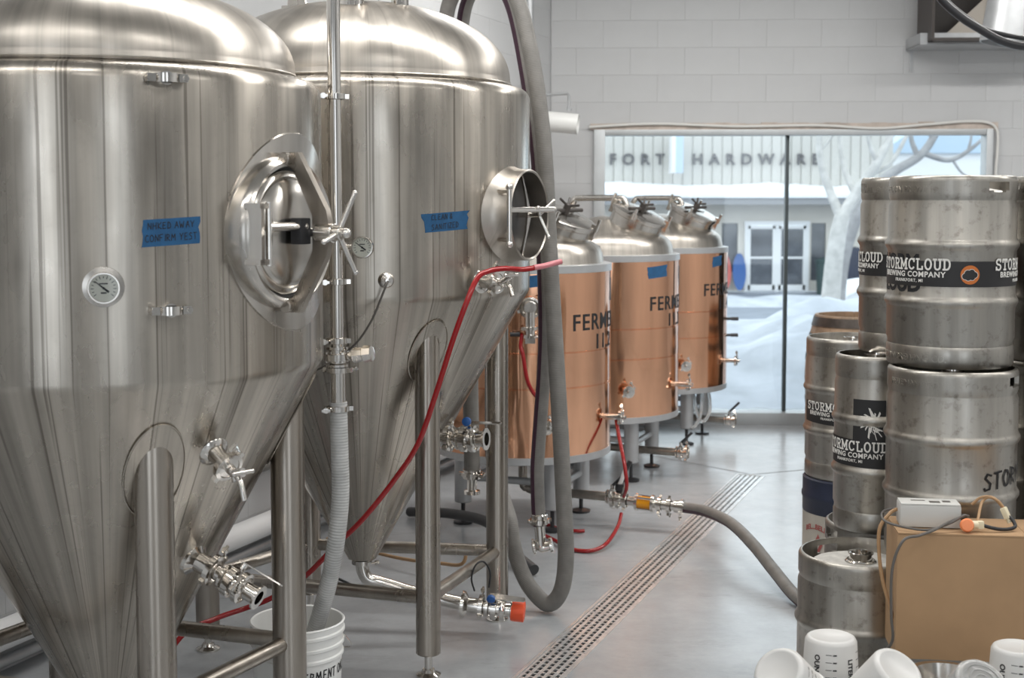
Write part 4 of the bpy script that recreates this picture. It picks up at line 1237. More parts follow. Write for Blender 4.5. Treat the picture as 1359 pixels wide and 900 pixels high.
hose_thing('cable', [(-0.9, 6.5, 0.06), (-0.55, 6.2, 0.05), (-0.33, 6.02, 0.07), (-0.22, 5.9, 0.10), (-0.2, 5.92, 0.18)], .008, M['cordbrown'], 'thin tan line on the floor under the second tank', 'cable')
hose_thing('cable', [(-0.8, 6.0, 0.012), (-0.6, 5.75, 0.012), (-0.42, 5.7, 0.03), (-0.36, 5.85, 0.16)], .006, M['black'], 'thin black cable curling on the floor behind the second tank', 'cable')

# pipes along the foot of the left wall
def lw(d, off, z): return CORNER + LD * d + RV * off + Vector((0, 0, z))
k = MB(); k.cyl(lw(1.2, .07, .16), lw(7.5, .07, .16), .055, 20); tag(k.build('wall_pipe', M['whitepaint']), 'thick white pipe running low along the left wall', 'pipe')
k = MB(); k.cyl(lw(1.2, .045, .05), lw(7.5, .045, .05), .022, 14); tag(k.build('wall_pipe', M['galv']), 'thin grey pipe along the left wall foot under the white pipe', 'pipe')
k = MB(); k.tube([lw(2.2, .05, .62), lw(3.2, .05, .50), lw(4.1, .05, .44), lw(4.9, .05, .45), lw(5.8, .05, .5)], .028, 12, n=6); tag(k.build('wall_hose', M['hose']), 'grey hose sagging along the left wall behind the nearest tank', 'hose')
k = MB(); k.cyl((0.122, 9.72, 1.2), (0.122, 9.72, CEIL), .034, 16); tag(k.build('riser_pipe', M['galv']), 'upright grey pipe on the left wall behind the hanging hoses', 'pipe')

# bucket
bk = empty('bucket', (-0.688, 4.262, 0), 0, 'white plastic bucket marked FERMENT, standing behind the nearest tank leg', 'bucket')
k = MB(); k.lathe([(0, 0), (.128, 0), (.132, .005), (.141, .255), (.147, .258), (.147, .266), (.1425, .270), (.1435, .292), (.149, .295), (.149, .303), (.1445, .306), (.146, .330), (.151, .333), (.151, .341), (.147, .345), (.1485, .362), (.1515, .365), (.1475, .369), (.1435, .366), (.138, .26), (.126, .012), (0, .012)], None, 56); k.build('bucket_body', M['whiteplastic'], bk)
mb = MB(); strokes(mb, 'FERMENT ONLY', HAND, .029, on_cyl(.1398, R(56), .205, 0.04), .0042, jit=.03, aspect=.78); mb.build('handwriting', M['ink'], bk)
k = MB(); k.tube([(-.150, 0, .315), (-.165, .06, .26), (-.12, .13, .23), (0, .165, .215), (.12, .13, .23), (.165, .06, .26), (.150, 0, .315)], .003, 8, n=5); k.build('handle', M['polished'], bk)
print('hoses done')


# ------------------------------------------------------------------ kegs
KH = 0.594
def keg_parts(t, rad, mat, holes, spear=True, emboss_a=0.0):
    k = MB()
    rb = rad - .005
    pr = [(0, .040), (rb - .03, .038), (rb - .004, .066), (rb - .0045, .078), (rb, .090)]
    for zc_ in (.204, .380):
        pr += [(rb, zc_ - .020), (rb + .004, zc_ - .012), (rb + .0085, zc_ - .004), (rb + .0085, zc_ + .004), (rb + .004, zc_ + .012), (rb, zc_ + .020)]
    pr += [(rb, .500), (rb - .0045, .514), (rb - .004, .524), (rb - .03, .545), (rb * .55, .556), (0, .558)]
    pr.insert(8 + 3, (rb + .0, .292))
    k.lathe(pr, None, 64); k.build('keg_body', mat, t, 50)
    # bottom chime
    k = MB(); k.lathe([(rb - .004, .068), (rb - .001, .060), (rb - .001, .012), (rb - .006, .001), (rb - .012, .001), (rb - .014, .012), (rb - .014, .060)], None, 64); k.build('bottom_chime', mat, t, 50)
    # top chime with hand holes: grid shell, cells left out where the holes are
    seg = 72; zs = [.516, .530, .542, .548, .574, .582, .590, .594]
    ro = [rb - .005, rb - .001, rb - .001, rb - .001, rb - .001, rb - .001, rb - .004, rb - .009]
    ri = [rb - .014] * 6 + [rb - .014, rb - .0135]
    vs = []; nz = len(zs)
    for i in range(seg):
        a = 2 * math.pi * i / seg
        for j in range(nz): vs.append((ro[j] * math.sin(a), -ro[j] * math.cos(a), zs[j]))
        for j in range(nz): vs.append((ri[j] * math.sin(a), -ri[j] * math.cos(a), zs[j]))
    vid = lambda i, j, s: (i % seg) * 2 * nz + s * nz + j
    hole = set()
    for ha in holes:
        c = int(round(ha / (2 * math.pi) * seg))
        for d_ in range(-2, 3):
            for j in ((3, 4) if True else ()):
                if abs(d_) == 2 and j == 4 and False: continue
                hole.add(((c + d_) % seg, j if j == 3 else 3))
                if abs(d_) < 2 or True: hole.add(((c + d_) % seg, 2 if abs(d_) < 2 else 3))
    fs = []
    for i in range(seg):
        for j in range(nz - 1):
            if (i, j) in hole:
                for (ii, jj, e0, e1) in (((i - 1) % seg, j, (i, j), (i, j + 1)), ((i + 1) % seg, j, (i + 1, j), (i + 1, j + 1)), (i, j - 1, (i, j), (i + 1, j)), (i, j + 1, (i, j + 1), (i + 1, j + 1))):
                    if (ii, jj) not in hole:
                        fs.append((vid(*e0, 0), vid(*e1, 0), vid(*e1, 1), vid(*e0, 1)))
                continue
            fs.append((vid(i, j, 0), vid(i + 1, j, 0), vid(i + 1, j + 1, 0), vid(i, j + 1, 0)))
            fs.append((vid(i, j, 1), vid(i, j + 1, 1), vid(i + 1, j + 1, 1), vid(i + 1, j, 1)))
        fs.append((vid(i, nz - 1, 0), vid(i + 1, nz - 1, 0), vid(i + 1, nz - 1, 1), vid(i, nz - 1, 1)))
    k = MB(); k._add(vs, fs); tc = k.build('top_chime', mat, t, 50)
    if spear:
        k = MB(); k.lathe([(.048, .548), (.048, .566), (.044, .570), (.036, .570), (.034, .590), (.040, .592), (.040, .600 - .012), (.030, .592), (.028, .575), (0, .573)], None, 28); k.build('keg_valve', M['polished'], t)
    return tc

def keg(loc, rad, label, mat='keg', holes=(0.5, 3.6), rz=0.0, group='stacked steel kegs', emboss=None, spear=True):
    t = empty('keg', loc, rz, label, 'keg', group)
    tc = keg_parts(t, rad, M[mat], holes, spear)
    if emboss:
        for am, zz, s_ in emboss:
            text_obj('embossed_lettering', s_, .0275, M[mat], t, on_cyl(rad - .0065, am, zz), extrude=.0022, bold=.0006, spacing=.98)
    return t

def brand_text(t, rad, am, z, s=1.0, parent=None):
    """STORMCLOUD / BREWING COMPANY / FRANKFORT, MI printed in white"""
    mb = MB(); strokes(mb, 'STORMCLOUD', SLAB, .034 * s, on_cyl(rad, am, z + .031 * s), 0.0054 * s, adv=.95, aspect=.86)
    o = mb.build('brand_lettering', M['whiteprint'], parent or t)
    text_obj('brand_lettering', 'BREWING COMPANY', .0235 * s, M['whiteprint'], parent or t, on_cyl(rad + .001, am, z + .009 * s), bold=.0006, spacing=1.12, extrude=.0003)
    text_obj('brand_lettering', 'FRANKFORT, MI', .0135 * s, M['whiteprint'], parent or t, on_cyl(rad + .001, am, z - .007 * s), bold=.0003, spacing=1.15, extrude=.0003)

def cloud_emblem(t, rad, am, z, parent):
    fn = on_cyl(rad + .0012, am, z)
    mb = MB(); ring = [fn(.029 * math.cos(2 * math.pi * i / 28), .029 * math.sin(2 * math.pi * i / 28), 0) for i in range(28)]
    mb._add([fn(0, 0, 0)] + ring, [(0, 1 + i, 1 + (i + 1) % 28) for i in range(28)]); mb.build('emblem_disc', M['orangeprint'], parent)
    lobes = [(-.010, -.003, .0065), (-.005, .003, .007), (.003, .005, .0065), (.009, .0, .0065), (.004, -.005, .006), (-.004, -.006, .006)]
    for grow, off, mt, nm in ((.0016, .0006, 'whiteprint', 'cloud_outline'), (0, .0012, 'label', 'cloud')):
        mb = MB()
        for cx_, cy_, r_ in [tuple(1.45 * q_ for q_ in lb_) for lb_ in lobes]:
            ring = [fn(cx_ + (r_ + grow) * math.cos(2 * math.pi * i / 14), cy_ + (r_ + grow) * math.sin(2 * math.pi * i / 14), off) for i in range(14)]
            mb._add([fn(cx_, cy_, off)] + ring, [(0, 1 + i, 1 + (i + 1) % 14) for i in range(14)])
        mb.build(nm, M[mt], parent)

RK = 0.2
HB = 'HEILEMAN BREWING CO.'
# front top keg with the full printed band
a1 = keg((1.393, 4.30, 1.188), RK, 'top front keg with a full black printed band and orange cloud emblem', holes=(R(27), R(207)), emboss=[(R(-60), .543, HB), (R(-66), .022, HB)])
pa = R(12) * 1
band = cyl_patch(RK - .0045, -math.pi, math.pi, .2545, .332, 90, t=.0008, slope=.0).build('brand_band', M['label'], a1, label='black band label with white and orange print')
view = R(17)
for kk in (-1, 0, 1):
    am = R(-58) + kk * R(122)
    brand_text(a1, RK - .0028, am, .2745, 1.0, band)
    cloud_emblem(a1, RK - .0028, am + R(56.5), .292, band)
mk = text_obj('marker_writing', 'STORM', .066, M['ink'], a1, on_cyl(RK - .0044, R(-78), .305), bold=.003, extrude=.0002); mk['label'] = 'thick black marker letters showing above the band'
mk = text_obj('marker_writing', 'CLOUD', .066, M['ink'], a1, on_cyl(RK - .0044, R(-78), .238), bold=.003, extrude=.0002); mk['label'] = 'thick black marker letters showing below the band'
# keg below it with marker writing
a2 = keg((1.384, 4.235, 0.594), RK + .003, 'middle front keg with STORM in black marker, under the banded top keg', holes=(R(50), R(230)), emboss=[(R(-38), .543, HB)])
mk = MB(); strokes(mk, 'STORM', HAND, .050, on_cyl(RK - .0008, R(40), .246, 0.10), .0062, jit=.03, aspect=.86); mk.build('marker_writing', M['ink'], a2)
# low keg in front, open top seen
cc_ = keg((1.107, 4.235, 0.0), RK, 'low front keg standing on the floor left of the cardboard box', holes=(R(200), R(20 + 100)), emboss=[(R(2), .543, HB)])
mk = MB(); strokes(mk, 'STORM', HAND, .05, on_cyl(RK - .004, R(38), .12), .007, jit=.03); mk.build('marker_writing', M['ink'], cc_)
k = MB(); k.lathe([(.05, .563), (.10, .566), (.135, .560), (.15, .557)], None, 24); k.build('dried_foam', plain('dried_foam', (.62, .60, .56), .9, var=.3, vscale=20, bmp=.5), cc_)
# slim kegs behind
sl1 = keg((1.235, 4.575, 0.594), .140, 'slim keg with black swirl label standing behind the low front keg', holes=(R(55), R(235)))
lab = cyl_patch(.1355, R(-122), R(14), .225, .315, 22, t=.0008, slope=-.01).build('brand_label', M['label'], sl1)
l2_ = cyl_patch(.1355, R(-46), R(14), .30, .452, 14, t=.0006).build('picture_label', M['label'], sl1, label='square black label with a white burst')
brand_text(sl1, .1372, R(-53), .247, .98, lab)
mb = MB(); fn = on_cyl(.1372, R(-17), .372)
rnd = random.Random(5)
for i in range(26):
    a = rnd.uniform(0, 2 * math.pi); r0 = rnd.uniform(.004, .02); r1_ = rnd.uniform(.03, .055); wd_ = rnd.uniform(.0015, .004)
    d0 = Vector((math.cos(a), math.sin(a))); n0 = Vector((-d0.y, d0.x)) * wd_; bb = a + .5
    d1 = Vector((math.cos(bb), math.sin(bb)))
    p0, p1, p2, p3 = d0 * r0 - n0, d0 * r0 + n0, d1 * r1_ + n0, d1 * r1_ - n0
    mb.quad(fn(p0.x, p0.y, 0), fn(p1.x, p1.y, 0), fn(p2.x, p2.y, 0), fn(p3.x, p3.y, 0))
mb.build('burst_print', M['whiteprint'], l2_)
sl2 = keg((1.335, 4.665, 1.188), .140, 'slim top keg peeking out behind the banded top keg, printed label', holes=(R(90), R(270)), emboss=[(R(-50), .543, HB[:9])])
lab = cyl_patch(.1355, R(-160), R(-10), .262, .335, 26, t=.0008).build('brand_label', M['label'], sl2)
brand_text(sl2, .1372, R(-94), .280, .95, lab)
sl2['group'] = 'stacked steel kegs'
# far pair
d1 = keg((1.446, 5.72, 0.535), RK, 'far keg with printed label on top of the navy topped keg', holes=(R(55), R(235)), emboss=[(R(-30), .543, HB[:8])])
lab = cyl_patch(RK - .0045, R(-86), R(20), .236, .322, 30, t=.0008, slope=-.012).build('brand_label', M['label'], d1)
brand_text(d1, RK - .0028, R(-38), .264, 1.0, lab)
nv = empty('keg', (1.446, 5.72, 0), 0, 'tan keg with wide navy painted top under the far keg', 'keg', 'stacked steel kegs')
k = MB(); k.lathe([(0, .03), (.17, .03), (.185, .0), (.198, .004), (.199, .03), (.199, .18), (.205, .19), (.205, .205), (.199, .215), (.199, .385)], None, 56); k.build('keg_body', M['tan'], nv)
k = MB(); k.lathe([(.1995, .385), (.2005, .388), (.2005, .440), (.2045, .448), (.2045, .462), (.2005, .470), (.2005, .528), (.192, .535), (.186, .530), (.186, .50), (0, .50)], None, 56); k.build('navy_top', M['navy'], nv, label='navy blue painted upper band')
mb = MB(); fn = on_cyl(.2005, R(-54), .262)
text_obj('faded_lettering', 'BEL...BELLS', .030, M['redprint'], nv, lambda x, y, z: on_cyl(.2006, R(-58), .325 - .9 * x * x * 4)(x, y, z), extrude=.0003, bold=.0008)
mb2 = MB(); mb2._add([fn(0, -.045, .001), fn(.024, 0, .001), fn(0, .045, .001), fn(-.024, 0, .001)], [(0, 1, 2, 3)]); mb2.build('faded_diamond', M['redprint'], nv)
mb2 = MB(); mb2._add([fn(0, -.02, .002), fn(.010, 0, .002), fn(0, .02, .002), fn(-.010, 0, .002)], [(0, 1, 2, 3)]); mb2.build('diamond_core', M['tan'], nv)
# right hand stack cut by the frame and hidden floor supports
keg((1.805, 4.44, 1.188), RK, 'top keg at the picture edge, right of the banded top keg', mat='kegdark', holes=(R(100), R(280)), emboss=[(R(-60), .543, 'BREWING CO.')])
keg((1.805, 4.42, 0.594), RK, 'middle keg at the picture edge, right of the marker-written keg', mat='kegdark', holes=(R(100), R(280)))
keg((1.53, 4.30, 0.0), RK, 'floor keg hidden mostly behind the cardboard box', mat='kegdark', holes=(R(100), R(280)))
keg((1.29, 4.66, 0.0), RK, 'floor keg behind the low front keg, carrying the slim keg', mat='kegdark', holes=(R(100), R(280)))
print('kegs done')

# ------------------------------------------------------------------ oak barrel by the window
br = empty('oak_barrel', (2.40, 9.50, 0), 0, 'weathered oak barrel standing by the window behind the far kegs', 'barrel')
def brad(z): return 0.265 + 0.065 * (1 - ((z - .45) / .45) ** 2)
NS = 24
for i in range(NS):
    a0 = 2 * math.pi * i / NS + .004; a1_ = 2 * math.pi * (i + 1) / NS - .004
    vs = []; fs = []
    zz = [0, .15, .3, .45, .6, .75, .9]
    for z in zz:
        ro = brad(z) + random.uniform(-.001, .001); ri_ = ro - .024
        for a, r_ in ((a0, ro), (a1_, ro), (a1_, ri_), (a0, ri_)): vs.append((r_ * math.cos(a), r_ * math.sin(a), z))
    for j in range(len(zz) - 1):
        for q in range(4): fs.append((j * 4 + q, j * 4 + (q + 1) % 4, (j + 1) * 4 + (q + 1) % 4, (j + 1) * 4 + q))
    fs += [(3, 2, 1, 0), tuple(len(vs) - 4 + q for q in range(4))]
    k = MB(); k._add(vs, fs); k.build('stave', M['barrelwood'], br)
for z0_, z1_ in ((.012, .075), (.13, .185), (.27, .32), (.58, .63), (.715, .77), (.825, .888)):
    k = MB(); k.lathe([(brad(z0_) + .001, z0_), (brad(z0_) + .004, z0_), (brad(z1_) + .004, z1_), (brad(z1_) + .001, z1_)], None, 40); k.build('hoop', M['hoop'], br)
k = MB(); k.lathe([(0, .855), (.262, .855)], None, 32); k.build('barrel_head', M['barrelwood'], br)


# ------------------------------------------------------------------ foreground table, box, adapter, button, beakers
TBZ = 0.385
tb = empty('storage_crate', (1.06, 3.455, -.03), 0, 'grey plastic crate holding up the beakers in the front', 'crate')
k = MB(); k.bbox((0, 0, TBZ - .02), (.84, .44, .04), .006); k.build('crate_lid', M['adapter'], tb)
k = MB(); k.plate([(-.38, .03), (.38, .03), (.41, TBZ - .04), (-.41, TBZ - .04)], .40, Matrix.Rotation(R(90), 4, 'X')); k.build('crate_body', M['adapter'], tb)
sd = empty('low_stand', (1.49, 3.915, 0), R(-8), 'low steel stand under the cardboard box', 'stand')
k = MB(); k.bbox((0, 0, TBZ - .015), (.66, .20, .03), .004); k.build('stand_top', M['galv'], sd)
for sx in (-.28, .28):
    for sy in (-.07, .07):
        k = MB(); k.cyl((sx, sy, 0), (sx, sy, TBZ - .03), .016, 12); k.build('leg', M['galv'], sd)
bx = empty('cardboard_box', (1.478, 3.895, TBZ), R(-7.0), 'large brown cardboard box in front of the kegs', 'box')
W, D, Hh = .72, .205, .368
k = MB(); k.box((0, 0, Hh / 2 - .002), (W, D, Hh - .004)); k.build('box_body', M['cardboard'], bx)
k = MB(); k.bbox((-W / 4, 0, Hh - .001), (W / 2 - .001, D + .004, .005), .0015); k.build('top_flap', M['cardboard'], bx)
k = MB(); k.bbox((W / 4, 0, Hh - .001), (W / 2 - .001, D + .004, .005), .0015); k.build('top_flap', M['cardboard'], bx)
BT = TBZ + Hh + .002
ad = empty('control_box', (1.222, 3.925, BT), R(-8), 'pale grey plastic control box with cords on the cardboard box corner', 'control box')
k = MB(); k.bbox((0, 0, .034), (.172, .085, .066), .006); k.build('box_body', M['adapter'], ad)
k = MB(); k.bbox((0, 0, .0685), (.168, .081, .004), .0015); k.build('box_lid', M['adapter'], ad)
k = MB(); k.box((.015, -.01, .0712), (.03, .02, .001)); k.box((.05, .0, .0712), (.022, .018, .001)); k.box((-.03, .006, .0712), (.04, .008, .0006)); k.build('lid_sticker', M['cordgrey'], ad, label='dark grey sticker on the lid')
k = MB(); k.cyl((.086, -.008, .03), (.098, -.008, .03), .008, 10); k.cyl((.086, -.03, .03), (.098, -.03, .03), .007, 10); k.build('cable_gland', M['black'], ad)
hose_thing('cord', [(1.316, 3.898, BT + .035), (1.325, 3.885, BT + .035), (1.310, 3.865, BT + .040), (1.262, 3.845, BT + .030), (1.21, 3.82, BT + .012), (1.16, 3.80, BT + .0), (1.105, 3.775, BT - .01), (1.075, 3.77, BT - .09), (1.075, 3.77, BT - .22), (1.082, 3.78, BT - .30), (1.05, 3.80, BT - .36)], .0042, M['cordgrey'], 'dark grey cord from the control box hanging down beside the cardboard box', 'cord', n=8, seg=8)
hose_thing('cord', [(1.318, 3.872, BT + .03), (1.305, 3.855, BT + .045), (1.255, 3.84, BT + .024), (1.19, 3.83, BT + .008), (1.12, 3.86, BT + .012), (1.085, 3.90, BT + .02), (1.10, 3.965, BT + .03), (1.14, 3.97, BT + .04)], .0036, M['cordgrey'], 'thin grey cord looping around the front of the control box', 'cord', n=8, seg=8)
hose_thing('cord', [(1.138, 3.955, BT + .04), (1.115, 3.945, BT + .03), (1.082, 3.93, BT - .01), (1.078, 3.92, BT - .08), (1.085, 3.90, BT - .16), (1.105, 3.885, BT - .24), (1.12, 3.88, BT - .32)], .0055, M['cordbrown'], 'tan cord hanging down the corner of the cardboard box', 'cord', n=8, seg=8)
# orange push button with its looped leads
pb = empty('push_button', (1.305, 3.838, BT), 0, 'small orange push button on a cream holder lying on the box', 'button')
k = MB(); k.lathe([(0, 0), (.019, 0), (.0195, .012), (.016, .018), (0, .020)], frame_z((0, 0, .02), (-.15, -1, .25)), 24); k.build('button_cap', M['buttonorange'], pb)
k = MB(); k.cyl((.003, .004, .021), (.034, .006, .020), .0115, 12); k.bbox((.042, .006, .020), (.018, .018, .022), .003); k.build('button_holder', M['cream'], pb)
k = MB(); k.tube([(.05, .006, .018), (.075, .0, .012), (.10, 0, .008), (.125, .004, .008), (.145, .012, .014), (.142, .03, .03), (.135, .04, .036)], .0052, 10, n=6); k.build('button_lead', M['black'], pb)
k = MB(); cm = frame_z((.128, .045, .045), (-.3, .25, .8)); k.bbox((0, 0, 0), (.020, .016, .034), .003, cm); k.cyl(cm @ Vector((0, 0, -.015)), cm @ Vector((0, 0, -.03)), .007, 10); k.build('plug', M['cream'], pb)
k = MB(); k.tube([(.124, .05, .06), (.11, .06, .078), (.09, .075, .085), (.075, .08, .075), (.06, .06, .06), (.045, .03, .04), (.035, .01, .026)], .0042, 8, n=6); k.tube([(.122, .052, .06), (.10, .07, .085), (.07, .085, .082), (.045, .09, .06)], .0042, 8, n=6); k.build('wire_loop', M['cordbrown'], pb)

# inverted measuring beakers
def beaker(loc, rot, label, marks=True, mat='beaker', r0=.066, r1=.079, h=.150):
    """base at local top (z = h), open mouth down at z = 0"""
    t = empty('measuring_beaker', loc, 0, label, 'beaker', 'plastic beakers drying on the table')
    t.rotation_euler = rot
    k = MB(); k.lathe([(r1 - .004, 0), (r1 + .004, 0), (r1 + .004, .005), (r1, .007), (r0 + .003, h - .012), (r0 - .002, h - .003), (r0 - .008, h), (r0 - .014, h - .001), (r0 - .018, h - .004), (0, h - .004)], None, 48)
    k.lathe([(r1 - .004, 0), (r0 - .001, h - .012), (r0 - .01, h - .007), (0, h - .007)], None, 48)
    k.build('beaker_body', M[mat], t)
    if marks:
        rr = lambda z: r1 + (r0 + .003 - r1) * z / h
        def wrap(am, z0_):
            def fn(x, y, z=0):      # text runs downwards
                zz = z0_ - x; a = am + y / rr(zz); r_ = rr(zz) + .0006 + z
                return Vector((r_ * math.sin(a), -r_ * math.cos(a), zz))
            return fn
        for am, s_ in ((R(26), 'LITERS'), (R(-48), 'OUNCES'), (R(120), 'OUNCES')):
            text_obj('scale_lettering', s_, .0205, M['ink'], t, wrap(am, h - .075), bold=.0006, extrude=.0002)
        k = MB(); rn = random.Random(3)
        for am in (R(-14), R(60)):
            for i in range(6):
                z_ = h - .132 + .020 * i
                fn = on_cyl(rr(z_) + .0009, am, z_)
                k.quad(fn(-.012, -.0008), fn(.004, -.0008), fn(.004, .0008), fn(-.012, .0008))
                k.quad(fn(.007, -.0018), fn(.017, -.0018), fn(.017, .0018), fn(.007, .0018))
        k.build('scale_marks', M['ink'], t)
    return t
beaker((.862, 3.59, TBZ - .03), (0, 0, 0), 'upright white measuring beaker with LITERS scale, second from the left', h=.178)
beaker((.748, 3.44, TBZ + .03), (R(32), R(-36), 0), 'tilted white beaker at the left end of the table', True)
beaker((.925, 3.42, TBZ + .022), (R(28), R(24), 0), 'plain white beaker tilted right, in the middle of the beakers', False)
beaker((1.335, 3.50, TBZ - .03), (0, 0, R(-10)), 'upright white measuring beaker at the picture edge in front of the box', h=.180)
cl = beaker((1.135, 3.36, TBZ + .02), (R(36), R(14), 0), 'clear plastic beaker with ringed round base, tilted beside the edge beaker', False, 'clearplastic')
k = MB()
for r_ in (.02, .034, .048): k.torus((0, 0, .148), (0, 0, 1), r_, .0022, 32, 6)
k.build('base_rings', M['clearplastic'], cl)
k = MB(); k.lathe([(0, .004), (.06, .0), (.085, .08), (.100, .082), (.100, .086), (.083, .086), (.058, .008), (0, .010)], Matrix.Translation((1.165, 3.555, TBZ - .03)), 36); tag(k.build('steel_bowl', M['plate']), 'shallow steel bowl between the beakers in front of the box', 'bowl')

# ------------------------------------------------------------------ back wall fixtures
hu = empty('wall_shelf', (3.03, 10.205, 2.815), math.atan2(WX.y, WX.x), 'grey metal shelf bracket high on the back wall', 'shelf')
k = MB()
k.box((.55, -.22, .0), (1.3, .42, .012)); k.box((.55, -.425, .035), (1.3, .012, .08)); k.box((-.094, -.22, .035), (.012, .42, .08)); k.plate([(0, 0), (.55, 0), (0, -.16)], .02, Matrix.Translation((-.06, -.02, 0)) @ Matrix.Rotation(R(90), 4, 'X') @ Matrix.Rotation(R(90), 4, 'Y'))
k.build('shelf_tray', M['galv'], hu)
ub = empty('unit_heater', (3.30, 9.93, 2.823), math.atan2(WX.y, WX.x), 'dark boxed heater with pale flue plate on the wall shelf', 'heater')
k = MB()
k.box((.10, .12, .30), (.86, .02, .60)); k.box((-.32, -.08, .30), (.02, .40, .60)); k.box((.52, -.08, .30), (.02, .40, .60)); k.box((.10, -.08, .60), (.86, .42, .02)); k.box((.10, -.08, .01), (.86, .42, .02))
k.build('heater_case', M['darkbox'], ub)
k = MB(); k.plate([(-.22, 0), (.42, 0), (.42, .40), (.10, .30)], .01, Matrix.Translation((-.02, -.14, .02)) @ Matrix.Rotation(R(90), 4, 'X')); k.build('heater_panel', plain('pale_sheet_metal', (.46, .42, .37), .5, .2), ub, label='slanted pale sheet panel')
k = MB(); k.bbox((.17, -.20, .26), (.10, .05, .42), .01); k.build('wood_block', M['wood'], ub)
dc = MB(); dc.lathe([(.16, 0), (.17, 0), (.155, .30), (.175, .32), (.175, .9), (.16, .9), (.16, .32), (.14, .30)], frame_z((3.16, 8.75, 2.70), (.12, 0, 1)), 40); tag(dc.build('vent_duct', M['galv']), 'round grey sheet metal duct at the top right corner', 'duct')
hose_thing('power_cable', [(2.06, 7.0, 2.95), (2.11, 7.0, 2.84), (2.19, 7.0, 2.722), (2.29, 7.0, 2.635), (2.386, 7.0, 2.575), (2.50, 7.0, 2.515), (2.63, 7.0, 2.485), (2.85, 7.0, 2.48), (3.1, 7.0, 2.55)], .021, M['blackcable'], 'thick black cable sagging across the top right corner', 'cable', 'black cables')
hose_thing('power_cable', [(2.08, 7.06, 2.95), (2.15, 7.06, 2.83), (2.24, 7.06, 2.72), (2.34, 7.06, 2.64), (2.45, 7.06, 2.575), (2.66, 7.06, 2.53), (2.87, 7.06, 2.51), (3.1, 7.06, 2.58)], .013, M['blackcable'], 'thinner black cable running above the thick one', 'cable', 'black cables')
k = MB(); k.torus((2.645, 7.0, 2.56), (1, 0, 0), .075, .007, 24, 8); tag(k.build('cable_hook', M['polished']), 'steel ring hook holding the black cables', 'hook')
q = lambda x, z, off=.02: CORNER + WX * x + WN * off + Vector((0, 0, z))
hose_thing('pull_cord', [q(3.575, 2.75), q(3.575, 2.4), q(3.572, 2.20)], .006, M['wire'], 'thin white cord hanging down the back wall at the right', 'cord', n=4, seg=8)
hose_thing('white_cable', [q(.30, 2.25, .045), q(.8, 2.272, .045), q(1.4, 2.252, .045), q(2.0, 2.258, .045), q(2.45, 2.235, .045), q(2.8, 2.262, .045), q(3.10, 2.285, .045), q(3.26, 2.275, .045), q(3.325, 2.22, .045), q(3.335, 2.1, .045), q(3.325, 1.9, .045), q(3.33, 1.6, .045)], .010, M['wire'], 'white cable running along the window head and down its right side', 'cable', n=6, seg=8)
vp = empty('vent_pipe', (0.33, 9.6, 2.24), 0, 'horizontal white pipe stub on a bracket left of the window', 'pipe')
k = MB(); k.lathe([(0, 0), (.070, 0), (.072, .01), (.072, .36), (.066, .362), (.060, .35), (0, .35)], frame_z((-.22, .06, .03), (1, -.15, -.10)), 28); k.build('pipe_body', M['whiteplastic'], vp)
k = MB(); k.tube([(-.2, .1, .20), (.06, .02, .21), (.07, .02, .19), (.07, .02, .09)], .010, 8); k.cyl((.07, .02, .09), (.075, .02, .11), .018, 8); k.build('pipe_bracket', M['galv'], vp)
# clear tubes under the far copper tank
hose_thing('coiled_tube', [(1.27, 9.45, .37), (1.29, 9.38, .22), (1.33, 9.36, .16), (1.38, 9.38, .24), (1.38, 9.45, .37)], .012, M['clearplastic'], 'clear tube looped under the far copper tank', 'tube', 'clear tube loops')
hose_thing('coiled_tube', [(1.20, 9.42, .36), (1.21, 9.36, .20), (1.25, 9.34, .12), (1.31, 9.36, .2), (1.33, 9.42, .36)], .012, M['clearplastic'], 'second clear tube loop hanging lower under the far copper tank', 'tube', 'clear tube loops')
print('fixtures done')


# ------------------------------------------------------------------ outside
# street ground and snow bank
gm = MB(); gm.quad((-30, 10.7, -1.05), (60, 10.7, -1.05), (60, 90, -1.05), (-30, 90, -1.05))
tag(gm.build('street', M['asphalt']), kind='structure')
sb = MB(); nx, ny = 60, 34
vs = []
for j in range(ny + 1):
    for i in range(nx + 1):
        x = -5 + 11.2 * i / nx; yv = 10.62 + 9.0 * j / ny
        s_ = (yv - 10.62)
        up = min(1, s_ / 2.6); up = up * up * (3 - 2 * up)
        dn = min(1, max(0, (s_ - 4.6) / 3.2)); dn = dn * dn * (3 - 2 * dn)
        hgt = .32 + .22 * max(0, min(1, (x - 2.2) / 1.2)) + .20 * mnoise.noise(Vector((x * .9, yv * .9, 1.3))) + .13 * mnoise.noise(Vector((x * 2.6, yv * 2.6, 5)))
        z = -.02 + up * hgt * 1.0 - dn * (hgt + 1.15) + .02 * mnoise.noise(Vector((x * 5, yv * 5, 2)))
        vs.append((x, yv, z))
fs = [(j * (nx + 1) + i, j * (nx + 1) + i + 1, (j + 1) * (nx + 1) + i + 1, (j + 1) * (nx + 1) + i) for j in range(ny) for i in range(nx)]
sb._add(vs, fs); sbo = sb.build('snow_bank', M['packedsnow'], angle=80); tag(sbo, 'bank of snow piled outside the window', 'snow', kind='stuff')
sb = MB(); vs = []; nx, ny = 50, 6
for j in range(ny + 1):
    for i in range(nx + 1):
        x = -2 + 22 * i / nx; yv = 34.5 + 2.2 * j / ny
        z = -1.05 + .22 * math.sin(math.pi * j / ny) * (1 + .6 * mnoise.noise(Vector((x, yv, 0))))
        vs.append((x, yv, z))
sb._add(vs, [(j * (nx + 1) + i, j * (nx + 1) + i + 1, (j + 1) * (nx + 1) + i + 1, (j + 1) * (nx + 1) + i) for j in range(ny) for i in range(nx)])
